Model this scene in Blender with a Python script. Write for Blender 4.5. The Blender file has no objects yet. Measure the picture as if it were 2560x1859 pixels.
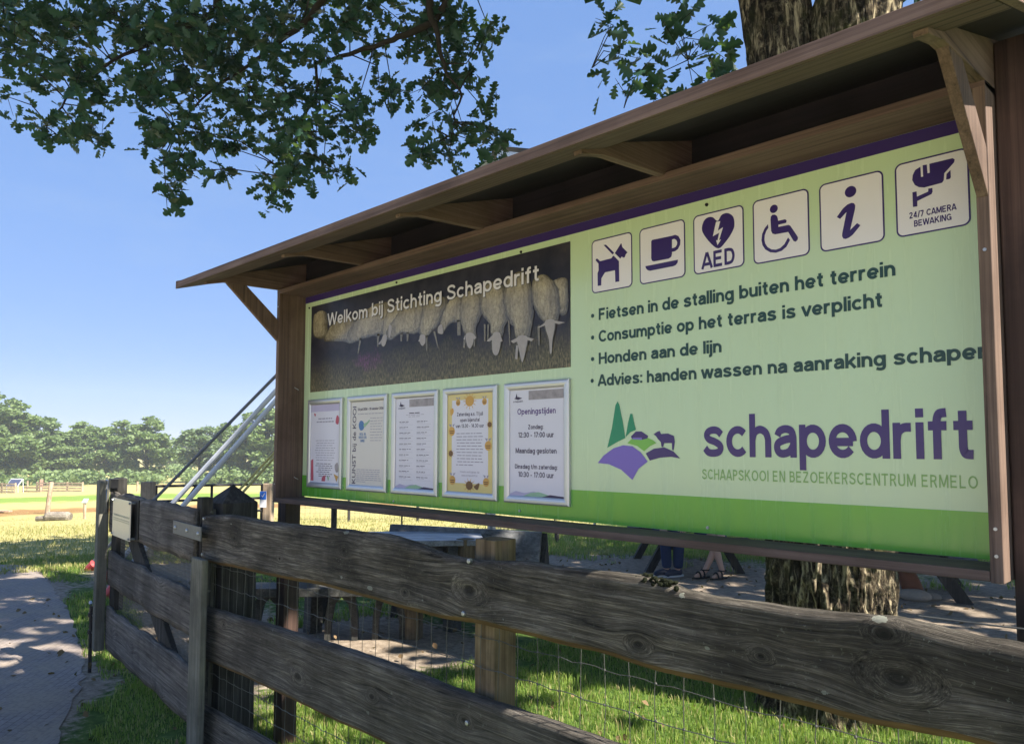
import bpy, bmesh, math, random
import numpy as np
from mathutils import Vector, Matrix
from mathutils.geometry import tessellate_polygon

# ------------------------------------------------------------------ camera, sky, sun, exposure
S = bpy.context.scene
COL = S.collection
CW = np.array([1.7348, -2.1175, 1.6])                       # camera position; X along the board, Y behind it, Z up
RW = np.array([[0.70053743, 0.71361347, 0.00176759],        # camera right / down / forward in the world
               [-0.04424459, 0.04590578, -0.99796547],
               [-0.71224274, 0.69903396, 0.06373225]])
FPX, CX, CY = 1897.5, 1280.0, 995.76                        # lens in photo pixels (2560 wide)
cd = bpy.data.cameras.new("camera"); cam = bpy.data.objects.new("camera", cd); COL.objects.link(cam)
cd.sensor_fit = 'HORIZONTAL'; cd.sensor_width = 36.0; cd.lens = FPX / 2560 * 36
cd.shift_y = (CY - 929.5) / 2560; cd.clip_start = 0.05; cd.clip_end = 5000
m4 = Matrix.Identity(4)
for r_ in range(3):
    m4[r_][0] = RW[0][r_]; m4[r_][1] = -RW[1][r_]; m4[r_][2] = -RW[2][r_]; m4[r_][3] = CW[r_]
cam.matrix_world = m4; S.camera = cam

SUN_EL, SUN_AZ = math.radians(47), math.atan2(0.97, 0.25)    # azimuth from +Y towards +X
SUNV = Vector((math.sin(SUN_AZ) * math.cos(SUN_EL), math.cos(SUN_AZ) * math.cos(SUN_EL), math.sin(SUN_EL)))
w = bpy.data.worlds.new("World"); S.world = w; w.use_nodes = True
wn = w.node_tree; bg = wn.nodes['Background']
sky = wn.nodes.new('ShaderNodeTexSky'); sky.sky_type = 'NISHITA'; sky.sun_disc = False
sky.sun_elevation = SUN_EL; sky.sun_rotation = SUN_AZ
sky.altitude = 0; sky.air_density = 0.5; sky.dust_density = 0; sky.ozone_density = 6.0
gm = wn.nodes.new('ShaderNodeGamma'); gm.inputs[1].default_value = .20              # the phone's softer sky contrast
hs_ = wn.nodes.new('ShaderNodeHueSaturation'); hs_.inputs['Saturation'].default_value = 2.65; hs_.inputs['Value'].default_value = 2.3
tn = wn.nodes.new('ShaderNodeMixRGB'); tn.blend_type = 'MULTIPLY'; tn.inputs[0].default_value = 1; tn.inputs[2].default_value = (1.02, .935, 1.13, 1)
wn.links.new(sky.outputs[0], gm.inputs[0]); wn.links.new(gm.outputs[0], hs_.inputs['Color']); wn.links.new(hs_.outputs[0], tn.inputs[1])
wt = wn.nodes.new('ShaderNodeTexCoord'); wm = wn.nodes.new('ShaderNodeMapping'); wm.inputs['Scale'].default_value = (1.2, 1.8, 7); wm.inputs['Rotation'].default_value = (.25, .2, .4)
wx = wn.nodes.new('ShaderNodeTexNoise'); wx.inputs['Scale'].default_value = 2.6; wx.inputs['Detail'].default_value = 7; wx.inputs['Roughness'].default_value = .6
wr = wn.nodes.new('ShaderNodeMapRange'); wr.inputs[1].default_value = .52; wr.inputs[2].default_value = .78; wr.inputs[4].default_value = .16
wc = wn.nodes.new('ShaderNodeMixRGB'); wc.inputs[2].default_value = (1.8, 2.4, 3.2, 1)
wn.links.new(wt.outputs['Generated'], wm.inputs[0]); wn.links.new(wm.outputs[0], wx.inputs['Vector']); wn.links.new(wx.outputs['Fac'], wr.inputs[0]); wn.links.new(wr.outputs[0], wc.inputs[0]); wn.links.new(tn.outputs[0], wc.inputs[1])
wn.links.new(wc.outputs[0], bg.inputs[0]); bg.inputs[1].default_value = 0.09
ld = bpy.data.lights.new("sun", 'SUN'); ld.energy = 5.0; ld.angle = math.radians(0.5); ld.color = (1, 0.93, 0.82)
lo = bpy.data.objects.new("sun", ld); COL.objects.link(lo); lo.location = (8, 5, 12)
lo.rotation_euler = SUNV.to_track_quat('Z', 'Y').to_euler()
S.view_settings.view_transform = 'Standard'; S.view_settings.look = 'None'
S.view_settings.exposure = 1.62; S.view_settings.gamma = 1
S.render.engine = 'CYCLES'
S.cycles.max_bounces = 8; S.cycles.transparent_max_bounces = 12; S.cycles.use_denoising = True

# ------------------------------------------------------------------ measuring helpers
def ray(x, y): return RW.T @ np.array([(x - CX) / FPX, (y - CY) / FPX, 1.0])
def onY(x, y, Y): r = ray(x, y); return CW + (Y - CW[1]) / r[1] * r
def onZ(x, y, Z): r = ray(x, y); return CW + (Z - CW[2]) / r[2] * r
def at(x, y, d): return CW + ray(x, y) * d                  # d = distance along the view axis
def project(P):
    v = (np.asarray(P) - CW) @ RW.T
    return np.stack([CX + FPX * v[..., 0] / v[..., 2], CY + FPX * v[..., 1] / v[..., 2], v[..., 2]], -1)
TR = np.array([0, 11.5, 14.5, 20, 27, 41, 62, 88, 127, 185, 4000.])
TZ = np.array([0, 0, -.08, -.36, -.82, -1.65, -2.45, -3.1, -3.7, -3.9, -3.9])
def terrain(x, y):
    r = np.hypot(np.asarray(x) - CW[0], np.asarray(y) - CW[1]); return np.interp(r, TR, TZ)
def onT(px, py):                                            # where a sight line meets the sloping field
    r = ray(px, py); t = np.linspace(1, 400, 8000)
    P = CW + t[:, None] * r; k = np.argmax(P[:, 2] < terrain(P[:, 0], P[:, 1])); return P[k]

# ------------------------------------------------------------------ object helpers
def tag(o, label=None, cat=None, group=None, kind=None):
    if label: o['label'] = label
    if cat: o['category'] = cat
    if group: o['group'] = group
    if kind: o['kind'] = kind
    return o
def thing(name, label, cat, loc=(0, 0, 0), rz=0, group=None):
    o = bpy.data.objects.new(name, None); COL.objects.link(o); o.location = loc; o.rotation_euler = (0, 0, rz)
    o.empty_display_size = 0.1
    return tag(o, label, cat, group)
def copy_tree(o, parent=None):
    c = o.copy(); COL.objects.link(c)
    if parent: c.parent = parent
    for ch in list(o.children): copy_tree(ch, c)
    return c
def nrm(v): v = np.asarray(v, float); return v / (np.linalg.norm(v) + 1e-12)

class MB:
    """collects shapes; build() links them as one mesh object"""
    def __init__(s, org=(0, 0, 0)): s.v = []; s.f = []; s.m = []; s.n = 0; s.org = np.array(org, float)
    def add(s, V, F, m=0):
        V = np.asarray(V, float).reshape(-1, 3); s.v.append(V)
        for f in F: s.f.append(tuple(i + s.n for i in f)); s.m.append(m)
        s.n += len(V); return s
    def box(s, a, b, m=0):
        x0, y0, z0 = a; x1, y1, z1 = b
        return s.add([(x0, y0, z0), (x1, y0, z0), (x1, y1, z0), (x0, y1, z0), (x0, y0, z1), (x1, y0, z1), (x1, y1, z1), (x0, y1, z1)],
                     [(0, 3, 2, 1), (4, 5, 6, 7), (0, 1, 5, 4), (1, 2, 6, 5), (2, 3, 7, 6), (3, 0, 4, 7)], m)
    def bar(s, p, q, wd, th, up=(0, 0, 1), m=0):             # rectangular bar from p to q; th is measured along up
        p = np.asarray(p, float); q = np.asarray(q, float); d = nrm(q - p); sd = nrm(np.cross(d, up)); u = np.cross(sd, d)
        c = []
        for e in (p, q):
            for a, b in ((-1, -1), (1, -1), (1, 1), (-1, 1)): c.append(e + sd * a * wd / 2 + u * b * th / 2)
        return s.add(c, [(3, 2, 1, 0), (4, 5, 6, 7), (0, 1, 5, 4), (1, 2, 6, 5), (2, 3, 7, 6), (3, 0, 4, 7)], m)
    def tube(s, pts, rad, n=8, m=0, cap=True):
        pts = [np.asarray(p, float) for p in pts]
        if not hasattr(rad, '__len__'): rad = [rad] * len(pts)
        V = []; F = []; pu = None
        for i, p in enumerate(pts):
            d = nrm(pts[min(i + 1, len(pts) - 1)] - pts[max(i - 1, 0)])
            if pu is None: pu = np.array([0, 0, 1.]) if abs(d[2]) < .9 else np.array([1., 0, 0])
            sd = nrm(np.cross(d, pu)); pu = np.cross(sd, d)
            for k in range(n):
                a = 2 * math.pi * k / n; V.append(p + (sd * math.cos(a) + pu * math.sin(a)) * rad[i])
        for i in range(len(pts) - 1):
            for k in range(n): F.append((i * n + k, i * n + (k + 1) % n, (i + 1) * n + (k + 1) % n, (i + 1) * n + k))
        if cap: F.append(tuple(range(n))[::-1]); F.append(tuple((len(pts) - 1) * n + k for k in range(n)))
        return s.add(V, F, m)
    def prism(s, pts, ex, m=0):                              # 3-D outline pushed along ex
        pts = np.asarray(pts, float); n = len(pts); V = np.concatenate([pts, pts + np.asarray(ex, float)])
        F = [tuple(range(n))[::-1], tuple(range(n, 2 * n))] + [(i, (i + 1) % n, n + (i + 1) % n, n + i) for i in range(n)]
        return s.add(V, F, m)
    def blob(s, c, r, seg=12, ring=8, m=0):
        V = [np.array(c) + np.array([0, 0, r[2]])]; F = []
        for i in range(1, ring):
            for k in range(seg):
                t = math.pi * i / ring; a = 2 * math.pi * k / seg
                V.append(np.array(c) + np.array([r[0] * math.sin(t) * math.cos(a), r[1] * math.sin(t) * math.sin(a), r[2] * math.cos(t)]))
        V.append(np.array(c) - np.array([0, 0, r[2]])); L = len(V) - 1
        for k in range(seg):
            F.append((0, 1 + k, 1 + (k + 1) % seg)); F.append((L, L - seg + (k + 1) % seg, L - seg + k))
            for i in range(ring - 2):
                a = 1 + i * seg; F.append((a + k, a + seg + k, a + seg + (k + 1) % seg, a + (k + 1) % seg))
        return s.add(V, F, m)
    def build(s, name, mats, parent=None, bevel=0, smooth=False, auto=False):
        me = bpy.data.meshes.new(name); V = np.concatenate(s.v) - s.org
        me.from_pydata(V.tolist(), [], s.f); me.update()
        for m in (mats if isinstance(mats, (list, tuple)) else [mats]): me.materials.append(m)
        me.polygons.foreach_set('material_index', s.m)
        if smooth: me.polygons.foreach_set('use_smooth', [True] * len(me.polygons))
        o = bpy.data.objects.new(name, me); COL.objects.link(o)
        if parent: o.parent = parent
        else: o.location = s.org
        if bevel:
            b = o.modifiers.new('bevel', 'BEVEL'); b.width = bevel; b.segments = 2; b.limit_method = 'ANGLE'; b.angle_limit = math.radians(40)
        return o

# value noise in numpy, for real surface relief
_rs = np.random.RandomState(7); _tab = _rs.rand(64, 64, 64)
def vnoise(P):
    P = np.asarray(P, float); i = np.floor(P).astype(int); f = P - i; f = f * f * (3 - 2 * f); out = 0
    for dx in (0, 1):
        for dy in (0, 1):
            for dz_ in (0, 1):
                wgt = (f[..., 0] if dx else 1 - f[..., 0]) * (f[..., 1] if dy else 1 - f[..., 1]) * (f[..., 2] if dz_ else 1 - f[..., 2])
                out = out + wgt * _tab[(i[..., 0] + dx) % 64, (i[..., 1] + dy) % 64, (i[..., 2] + dz_) % 64]
    return out
def fbm(P, o=4):
    P = np.asarray(P, float); a = .5; t = 0; s_ = 0
    for k in range(o): t = t + a * vnoise(P * 2 ** k + 17.3 * k); s_ += a; a *= .5
    return t / s_

# ------------------------------------------------------------------ materials
class NT:
    def __init__(s, name):
        s.mat = bpy.data.materials.new(name); s.mat.use_nodes = True; s.t = s.mat.node_tree
        s.p = s.t.nodes['Principled BSDF']; s.out = s.t.nodes['Material Output']
    def n(s, ty, **k):
        nd = s.t.nodes.new('ShaderNode' + ty)
        for a, b in k.items(): setattr(nd, a, b)
        return nd
    def l(s, a, b): s.t.links.new(a, b)
    def setv(s, nd, **k):
        for a, b in k.items(): nd.inputs[a.replace('_', ' ')].default_value = b
        return nd
    def coord(s, scale=(1, 1, 1), kind='Object', loc=(0, 0, 0)):
        tc = s.n('TexCoord'); mp = s.n('Mapping'); mp.inputs['Scale'].default_value = scale; mp.inputs['Location'].default_value = loc
        s.l(tc.outputs[kind], mp.inputs['Vector']); return mp.outputs[0]
    def noise(s, vec, scale=5, detail=4, rough=.55, dist=0):
        nd = s.n('TexNoise'); nd.inputs['Scale'].default_value = scale; nd.inputs['Detail'].default_value = detail
        nd.inputs['Roughness'].default_value = rough; nd.inputs['Distortion'].default_value = dist
        s.l(vec, nd.inputs['Vector']); return nd.outputs['Fac']
    def ramp(s, fac, stops, interp='LINEAR'):
        r = s.n('ValToRGB'); e = r.color_ramp.elements; r.color_ramp.interpolation = interp
        while len(e) < len(stops): e.new(.5)
        for i, (p, c) in enumerate(stops):
            e[i].position = p; e[i].color = (*c, 1) if hasattr(c, '__len__') else (c, c, c, 1)
        s.l(fac, r.inputs[0]); return r.outputs[0]
    def mix(s, fac, a, b, mode='MIX'):
        m = s.n('MixRGB', blend_type=mode)
        for v, i in ((fac, 0), (a, 1), (b, 2)):
            if hasattr(v, 'is_output'): s.l(v, m.inputs[i])
            elif i == 0: m.inputs[0].default_value = v
            else: m.inputs[i].default_value = (*v, 1)
        return m.outputs[0]
    def math(s, op, a, b=0.0):
        m = s.n('Math', operation=op)
        for v, i in ((a, 0), (b, 1)):
            if hasattr(v, 'is_output'): s.l(v, m.inputs[i])
            else: m.inputs[i].default_value = v
        return m.outputs[0]
    def bump(s, h, strength=.5, dist=.01):
        b = s.n('Bump'); b.inputs['Strength'].default_value = strength; b.inputs['Distance'].default_value = dist
        s.l(h, b.inputs['Height']); s.l(b.outputs[0], s.p.inputs['Normal'])
    def col(s, c):
        if hasattr(c, 'is_output'): s.l(c, s.p.inputs['Base Color'])
        else: s.p.inputs['Base Color'].default_value = (*c, 1)
    def fin(s, rough=.7, spec=.3, metal=0, coat=0):
        s.p.inputs['Roughness'].default_value = rough; s.p.inputs['Specular IOR Level'].default_value = spec
        s.p.inputs['Metallic'].default_value = metal; s.p.inputs['Coat Weight'].default_value = coat
        s.p.inputs['Coat Roughness'].default_value = .12
        return s.mat

_mc = {}
def plain(name, c, rough=.6, spec=.3, metal=0, coat=0, var=.12, sc=9):
    if name in _mc: return _mc[name]
    t = NT(name); v = t.coord()
    f = t.noise(v, sc, 5); d = tuple(x * (1 - var) for x in c); b = tuple(min(1, x * (1 + var)) for x in c)
    t.col(t.mix(f, d, b)); t.bump(t.noise(v, sc * 12, 3), .08, .002)
    _mc[name] = t.fin(rough, spec, metal, coat); return _mc[name]

def wood(name, dark, mid, light, axis='x', grain=34, along=1.4, knots=True, lichen=0.0, bump=.5, rough=.85, patch=None, seed=0., moss=None, knots_at=(), lsc=1., fine=.4):
    """weathered timber: fibres along one axis, bending round knots, cracks, lichen"""
    t = NT(name)
    tc = t.n('TexCoord'); sep = t.n('SeparateXYZ'); ad = t.n('VectorMath', operation='ADD'); ad.inputs[1].default_value = (seed, seed * .7, seed * 1.3)
    t.l(tc.outputs['Object'], ad.inputs[0]); t.l(ad.outputs[0], sep.inputs[0])
    o = {'x': (0, 1, 2), 'y': (1, 0, 2), 'z': (2, 0, 1)}[axis]
    L, A, B = (sep.outputs[i] for i in o)
    cv = t.n('CombineXYZ'); t.l(t.math('MULTIPLY', L, 2.1), cv.inputs[0]); t.l(t.math('MULTIPLY', A, 1.0), cv.inputs[1]); t.l(t.math('MULTIPLY', B, 5.0), cv.inputs[2])
    vo = t.n('TexVoronoi'); vo.inputs['Scale'].default_value = 1.0; t.l(cv.outputs[0], vo.inputs['Vector'])
    kd = vo.outputs['Distance']; kring = None
    if knots_at:
        Bn = B; kd = None
        for kx, kz, kr in knots_at:
            dx = t.math('MULTIPLY', t.math('SUBTRACT', L, kx + seed), .62 / kr); dzz = t.math('MULTIPLY', t.math('SUBTRACT', B, kz + seed * 1.3), 1.0 / kr)
            d2 = t.math('ADD', t.math('MULTIPLY', dx, dx), t.math('MULTIPLY', dzz, dzz)); e_ = t.math('EXPONENT', t.math('MULTIPLY', d2, -.55))
            Bn = t.math('ADD', Bn, t.math('MULTIPLY', t.math('MULTIPLY', t.math('SUBTRACT', B, kz + seed * 1.3), e_), -.72))
            dd = t.math('SQRT', d2); kd = dd if kd is None else t.math('MINIMUM', kd, dd)
        B = Bn
    g = t.n('CombineXYZ')
    if knots_at:
        inn = t.math('MAXIMUM', t.math('SUBTRACT', 1.0, kd), 0.0)
        t.l(t.math('MULTIPLY', L, along), g.inputs[0]); t.l(t.math('ADD', t.math('MULTIPLY', A, grain), t.math('MULTIPLY', inn, 7.0)), g.inputs[1]); t.l(t.math('MULTIPLY', B, grain), g.inputs[2])
    elif knots:
        fall = t.math('POWER', t.math('MAXIMUM', t.math('SUBTRACT', 1.0, t.math('MULTIPLY', kd, 2.6)), 0.0), 2.0)
        t.l(t.math('MULTIPLY', L, along), g.inputs[0])
        t.l(t.math('ADD', t.math('MULTIPLY', A, grain), t.math('MULTIPLY', fall, 3.0)), g.inputs[1])
        t.l(t.math('ADD', t.math('MULTIPLY', B, grain), t.math('MULTIPLY', fall, 7.0)), g.inputs[2])
    else:
        t.l(t.math('MULTIPLY', L, along), g.inputs[0]); t.l(t.math('MULTIPLY', A, grain), g.inputs[1]); t.l(t.math('MULTIPLY', B, grain), g.inputs[2])
    f1 = t.noise(g.outputs[0], 1.0, 6, .62, .35)
    g2 = t.n('VectorMath', operation='MULTIPLY'); g2.inputs[1].default_value = (3.2, 4.2, 4.2); t.l(g.outputs[0], g2.inputs[0])
    f2 = t.noise(g2.outputs[0], 1.0, 5, .7, .2)
    lrg = t.noise(ad.outputs[0], 3.1, 5, .6)
    fib = t.math('ADD', t.math('MULTIPLY', f1, 1 - fine), t.math('MULTIPLY', f2, fine))
    c = t.ramp(fib, [(.33, dark), (.5, mid), (.66, light)])
    pd = patch or tuple(x * .55 for x in mid)
    c = t.mix(t.ramp(lrg, [(.42, 0.), (.62, .75)]), c, t.ramp(fib, [(.35, tuple(x * .5 for x in dark)), (.66, pd)]))
    crack = t.ramp(f1, [(.30, 1.), (.37, 0.)])
    c = t.mix(t.math('MULTIPLY', crack, .75), c, tuple(x * .35 for x in dark))
    h = t.math('SUBTRACT', fib, t.math('MULTIPLY', crack, .4))
    if knots:
        kf = t.ramp(kd, [(.16, 1.), (.34, 0.)]) if knots_at else t.ramp(kd, [(.055, 1.), (.10, 0.)])
        c = t.mix(t.math('MULTIPLY', kf, .8), c, tuple(x * .6 for x in dark)); h = t.math('SUBTRACT', h, t.math('MULTIPLY', kf, .3))
    if moss:
        mo = t.noise(ad.outputs[0], 5.0, 6, .65)
        c = t.mix(t.ramp(mo, [(.52, 0.), (.64, .8)]), c, moss)
    if lichen:
        ls = t.noise(ad.outputs[0], 90, 4, .6, .4); lp = t.noise(ad.outputs[0], 3.3, 3, .5)
        lm = t.math('MULTIPLY', t.ramp(ls, [(.62, 0.), (.72, .4)]), t.ramp(lp, [(.40, 0.), (.65, 1.)]))
        v2 = t.n('TexVoronoi'); v2.inputs['Scale'].default_value = 11 * lsc; mp2 = t.n('VectorMath', operation='MULTIPLY'); mp2.inputs[1].default_value = (1, 1, 1.9); t.l(ad.outputs[0], mp2.inputs[0]); t.l(mp2.outputs[0], v2.inputs['Vector'])
        sel = t.ramp(t.n('SeparateColor').outputs[0], [(0, 0), (1, 1)]) if False else None
        rnd = t.n('SeparateColor'); t.l(v2.outputs['Color'], rnd.inputs[0])
        sz = t.math('MULTIPLY', rnd.outputs[0], .25)
        lb = t.math('MULTIPLY', t.math('GREATER_THAN', sz, t.math('ADD', v2.outputs['Distance'], t.math('ADD', t.math('MULTIPLY', t.math('SUBTRACT', ls, .5), .22), .05))), t.math('GREATER_THAN', rnd.outputs[1], .58))
        lm = t.math('MAXIMUM', lm, t.math('MULTIPLY', lb, .6))
        c = t.mix(t.math('MULTIPLY', lm, lichen), c, (.34, .36, .30)); h = t.math('ADD', h, t.math('MULTIPLY', lm, .15))
    t.col(c); t.bump(h, bump, .012)
    return t.fin(rough, .25)

KN1 = [(onY(x, y, -.49)[0] + .4, onY(x, y, -.49)[2], r) for x, y, r in [(1170, 1475, .060), (1596, 1610, .032), (2245, 1695, .060), (2210, 1582, .032), (860, 1375, .024), (585, 1345, .035), (700, 1395, .02), (1010, 1480, .02), (1900, 1640, .025)]]
KN2 = [(onY(x, y, -.49)[0] + .4, onY(x, y, -.49)[2], r) for x, y, r in [(930, 1740, .03), (745, 1690, .045), (560, 1560, .02), (1160, 1800, .03)]]
M_RAIL = wood('weathered_rail_wood', (.016, .014, .011), (.105, .092, .074), (.36, .32, .265), 'x', 95, 3.0, True, .9, 1.0, knots_at=KN1, patch=(.042, .035, .027), fine=.52)
M_RAIL2 = wood('grey_rail_wood', (.030, .026, .021), (.115, .10, .083), (.32, .285, .24), 'x', 120, 3.2, True, .5, .9, seed=0, knots_at=KN2, patch=(.09, .077, .063), fine=.5)
M_WANE = wood('bark_edge_wood', (.07, .042, .018), (.13, .08, .035), (.18, .12, .06), 'x', 30, 2, False, 0, .4)
M_GATE = wood('gate_wood', (.040, .036, .031), (.12, .107, .093), (.25, .225, .20), 'x', 85, 2.4, True, .3, .5, seed=5.)
M_GPOST = wood('green_grey_post_wood', (.085, .082, .066), (.17, .165, .13), (.26, .25, .20), 'z', 40, 1.2, False, .1, .4)
M_DPOST = wood('dark_post_wood', (.014, .014, .013), (.042, .040, .037), (.085, .08, .072), 'z', 36, 1.3, True, .3, .5, seed=1.7)
M_LPOST = wood('brown_post_wood', (.06, .042, .022), (.17, .125, .07), (.27, .21, .13), 'z', 34, 1.2, False, .05, .7, seed=2.2)
M_SIGNX = wood('sign_hardwood', (.068, .044, .036), (.135, .090, .073), (.21, .145, .115), 'x', 60, 1.0, False, 0, .12, .7, seed=.4, patch=(.15, .092, .065))
M_SIGNZ = wood('sign_hardwood_upright', (.08, .053, .042), (.155, .105, .08), (.235, .165, .128), 'z', 60, 1.0, False, 0, .12, .7, seed=.9, patch=(.14, .087, .063))
M_SIGNY = wood('sign_hardwood_rafter', (.09, .058, .044), (.175, .118, .088), (.26, .18, .138), 'y', 60, 1.0, False, 0, .12, .7, seed=1.9, patch=(.16, .1, .07))
M_ROOF = wood('dark_roof_boards', (.013, .010, .011), (.022, .017, .018), (.034, .026, .027), 'x', 24, .8, False, 0, .2, .7)
M_LEG = wood('red_brown_leg_wood', (.036, .021, .017), (.072, .043, .034), (.12, .074, .058), 'z', 40, 1.0, False, 0, .15, .6)
M_TTOP = wood('worn_tabletop', (.13, .135, .145), (.27, .28, .30), (.40, .41, .43), 'x', 40, 1.1, False, 0, .15, .4)
M_TABLE = wood('old_table_wood', (.02, .022, .02), (.055, .055, .05), (.11, .108, .1), 'x', 40, 1.1, False, .2, .4, .6)
M_BENCHG = wood('silver_bench_wood', (.085, .086, .088), (.20, .20, .20), (.31, .31, .30), 'x', 40, 1.1, True, .2, .4, .8)
M_PALE = wood('pale_field_wood', (.28, .20, .13), (.42, .32, .22), (.55, .43, .31), 'z', 20, 1.0, False, 0, .3)
M_PALEX = wood('pale_field_plank', (.30, .22, .15), (.46, .35, .25), (.58, .46, .34), 'x', 12, .6, False, 0, .3)
M_STUMP = wood('fallen_log_wood', (.12, .10, .08), (.24, .21, .17), (.36, .32, .26), 'x', 20, 1., False, 0, .6)

M_GREEN = plain('sign_light_green', (.60, .69, .43), .22, .5, 0, .35, .04, 1.2)
def sign_sheet(name, c):
    t = NT(name); st = t.noise(t.coord((9, 1, .55)), 3.2, 5, .6); sp = t.noise(t.coord(), 130, 3, .6); cl = t.noise(t.coord(), 1.6, 4, .5)
    k = t.mix(t.ramp(st, [(.5, 0.), (.72, .16)]), c, tuple(x * .72 + .03 for x in c)); k = t.mix(t.ramp(cl, [(.35, 0.), (.7, .22)]), k, tuple(min(1, x * 1.12 + .03) for x in c))
    k = t.mix(t.ramp(sp, [(.70, 0.), (.76, .5)]), k, tuple(x * .5 for x in c)); t.col(k)
    t.l(t.ramp(st, [(.4, .17), (.7, .36)]), t.p.inputs['Roughness']); t.bump(cl, .25, .01); m = t.fin(.22, .5, 0, .35)
    return m
M_GREEN = sign_sheet('sign_light_green_sheet', (.55, .70, .43))
M_BAND = sign_sheet('sign_grass_green', (.13, .43, .045))
M_PURP = plain('sign_purple', (.040, .020, .135), .3, .4, 0, .2, .05)
M_WHITE = plain('sign_white', (.80, .78, .80), .3, .4, 0, .2, .03)
M_TXT = plain('sign_dark_green_text', (.016, .060, .050), .35, .4, 0, .1, .05)
M_LOGOP = plain('logo_purple', (.048, .022, .15), .3, .4, 0, .2, .05)
M_LOGOL = plain('logo_lilac', (.19, .13, .50), .3, .4, 0, .2, .05)
M_LOGOG = plain('logo_grass', (.20, .50, .08), .3, .4, 0, .2, .05)
M_LOGOT = plain('logo_pine', (.015, .26, .12), .3, .4, 0, .2, .05)
M_LOGOS = plain('logo_caption_green', (.22, .42, .13), .3, .4, 0, .2, .05)
M_CAP = plain('photo_caption_white', (.72, .70, .72), .3, .4, 0, .2, .05)
M_ALU = plain('brushed_aluminium', (.60, .61, .62), .38, .5, .75, 0, .05, 20)
M_STEEL = plain('galvanised_steel', (.42, .43, .44), .42, .5, .85, 0, .12, 25)
M_WIRE = plain('old_fence_wire', (.11, .11, .10), .5, .4, .6, 0, .2, 30)
M_BLACK = plain('black_painted_metal', (.012, .012, .014), .45, .4, .2, 0, .2, 20)
M_PAPER = plain('poster_paper', (.70, .69, .76), .35, .4, 0, .25, .03, 4)
M_PAPERC = plain('poster_paper_cream', (.66, .63, .58), .35, .4, 0, .25, .03, 4)
M_PAPERY = plain('poster_yellow', (.68, .56, .22), .35, .4, 0, .25, .06, 8)
M_INK = plain('poster_ink', (.07, .055, .10), .5, .3)
M_INKP = plain('poster_purple_ink', (.13, .08, .24), .5, .3)
M_INKG = plain('poster_grey_ink', (.33, .31, .38), .5, .3)
M_INKB = plain('poster_blue_ink', (.10, .22, .45), .5, .3)
M_INKR = plain('poster_red_ink', (.48, .10, .14), .5, .3)
M_INKO = plain('poster_orange_ink', (.62, .36, .10), .5, .3)
M_INKBR = plain('poster_brown_ink', (.20, .11, .05), .5, .3)
M_PRINTG = plain('printed_grey_landscape', (.33, .30, .31), .4, .3, 0, .1, .5, 40)
M_INKGR = plain('poster_green_ink', (.32, .50, .33), .5, .3)
M_WHITEM = plain('white_painted_steel', (.72, .74, .78), .4, .4, .1, 0, .05)
M_REDP = plain('red_plastic', (.50, .06, .06), .45, .4, 0, 0, .15)
M_SOLAR = plain('solar_cells', (.06, .07, .13), .2, .5, .2, .3, .2, 14)
M_PLATE = plain('cream_sign_plate', (.66, .60, .50), .3, .4, 0, .2, .04)

def panel_photo():
    """dark heath ground of the printed sheep photo: dark top, purple heather patch, brown grass at the bottom"""
    t = NT('printed_heath_photo'); v = t.coord()
    n1 = t.noise(v, 9, 6, .6); n2 = t.noise(v, 55, 5, .65); n3 = t.noise(t.coord((16, 1, 5)), 9, 5, .7)
    sep = t.n('SeparateXYZ'); tc = t.n('TexCoord'); t.l(tc.outputs['Object'], sep.inputs[0])
    z = sep.outputs[2]; x = sep.outputs[0]
    c = t.ramp(n1, [(.35, (.010, .012, .024)), (.6, (.035, .032, .045)), (.75, (.07, .06, .06))])
    low = t.ramp(t.math('ADD', z, t.math('MULTIPLY', n1, .12)), [(0., 1.), (1., 0.)])
    mr = t.n('MapRange'); t.l(t.math('ADD', z, t.math('MULTIPLY', n1, .25)), mr.inputs[0]); mr.inputs[1].default_value = 1.92 + .12; mr.inputs[2].default_value = 2.08 + .12
    mr.inputs[3].default_value = 1; mr.inputs[4].default_value = 0
    c = t.mix(mr.outputs[0], c, t.ramp(n3, [(.35, (.03, .035, .028)), (.5, (.12, .11, .065)), (.66, (.30, .245, .145))]))
    dx = t.math('POWER', t.math('MULTIPLY', t.math('ADD', x, 1.02), 3.4), 2.0)
    dz = t.math('POWER', t.math('MULTIPLY', t.math('SUBTRACT', z, 2.03), 8.0), 2.0)
    bl = t.ramp(t.math('ADD', t.math('ADD', dx, dz), t.math('MULTIPLY', n1, 1.6)), [(.75, 1.), (1.7 / 1.7, 0.)])
    c = t.mix(t.math('MULTIPLY', bl, t.ramp(n3, [(.42, .0), (.62, .8)])), c, (.20, .045, .20))
    t.col(c); return t.fin(.38, .3, 0, .08)
M_PHOTO = panel_photo()
def fleece(name, k):
    t = NT(name); v = t.coord((1, 1, .6)); n = t.noise(v, 120, 6, .75, .5); n2 = t.noise(v, 16, 4)
    c = t.ramp(n, [(.3, (.30 * k, .245 * k, .14 * k)), (.5, (.62 * k, .53 * k, .33 * k)), (.72, (.90 * k, .80 * k, .55 * k))])
    t.col(t.mix(t.ramp(n2, [(.35, .5), (.6, 0.)]), c, (.22 * k, .18 * k, .13 * k))); return t.fin(.25, .5, 0, .35)
M_FLEECE = fleece('printed_sheep_fleece', .50); M_FLEECED = fleece('printed_sheep_flank', .2); M_FLEECEM = fleece('printed_sheep_side', .33); M_FLEECEL = fleece('printed_sheep_back', .62); M_SHADOWP = plain('printed_letter_edge', (.02, .02, .03), .3, .4, 0, .2)
M_FACE = plain('printed_sheep_face', (.36, .32, .28), .25, .5, 0, .35, .15, 60)

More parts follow.
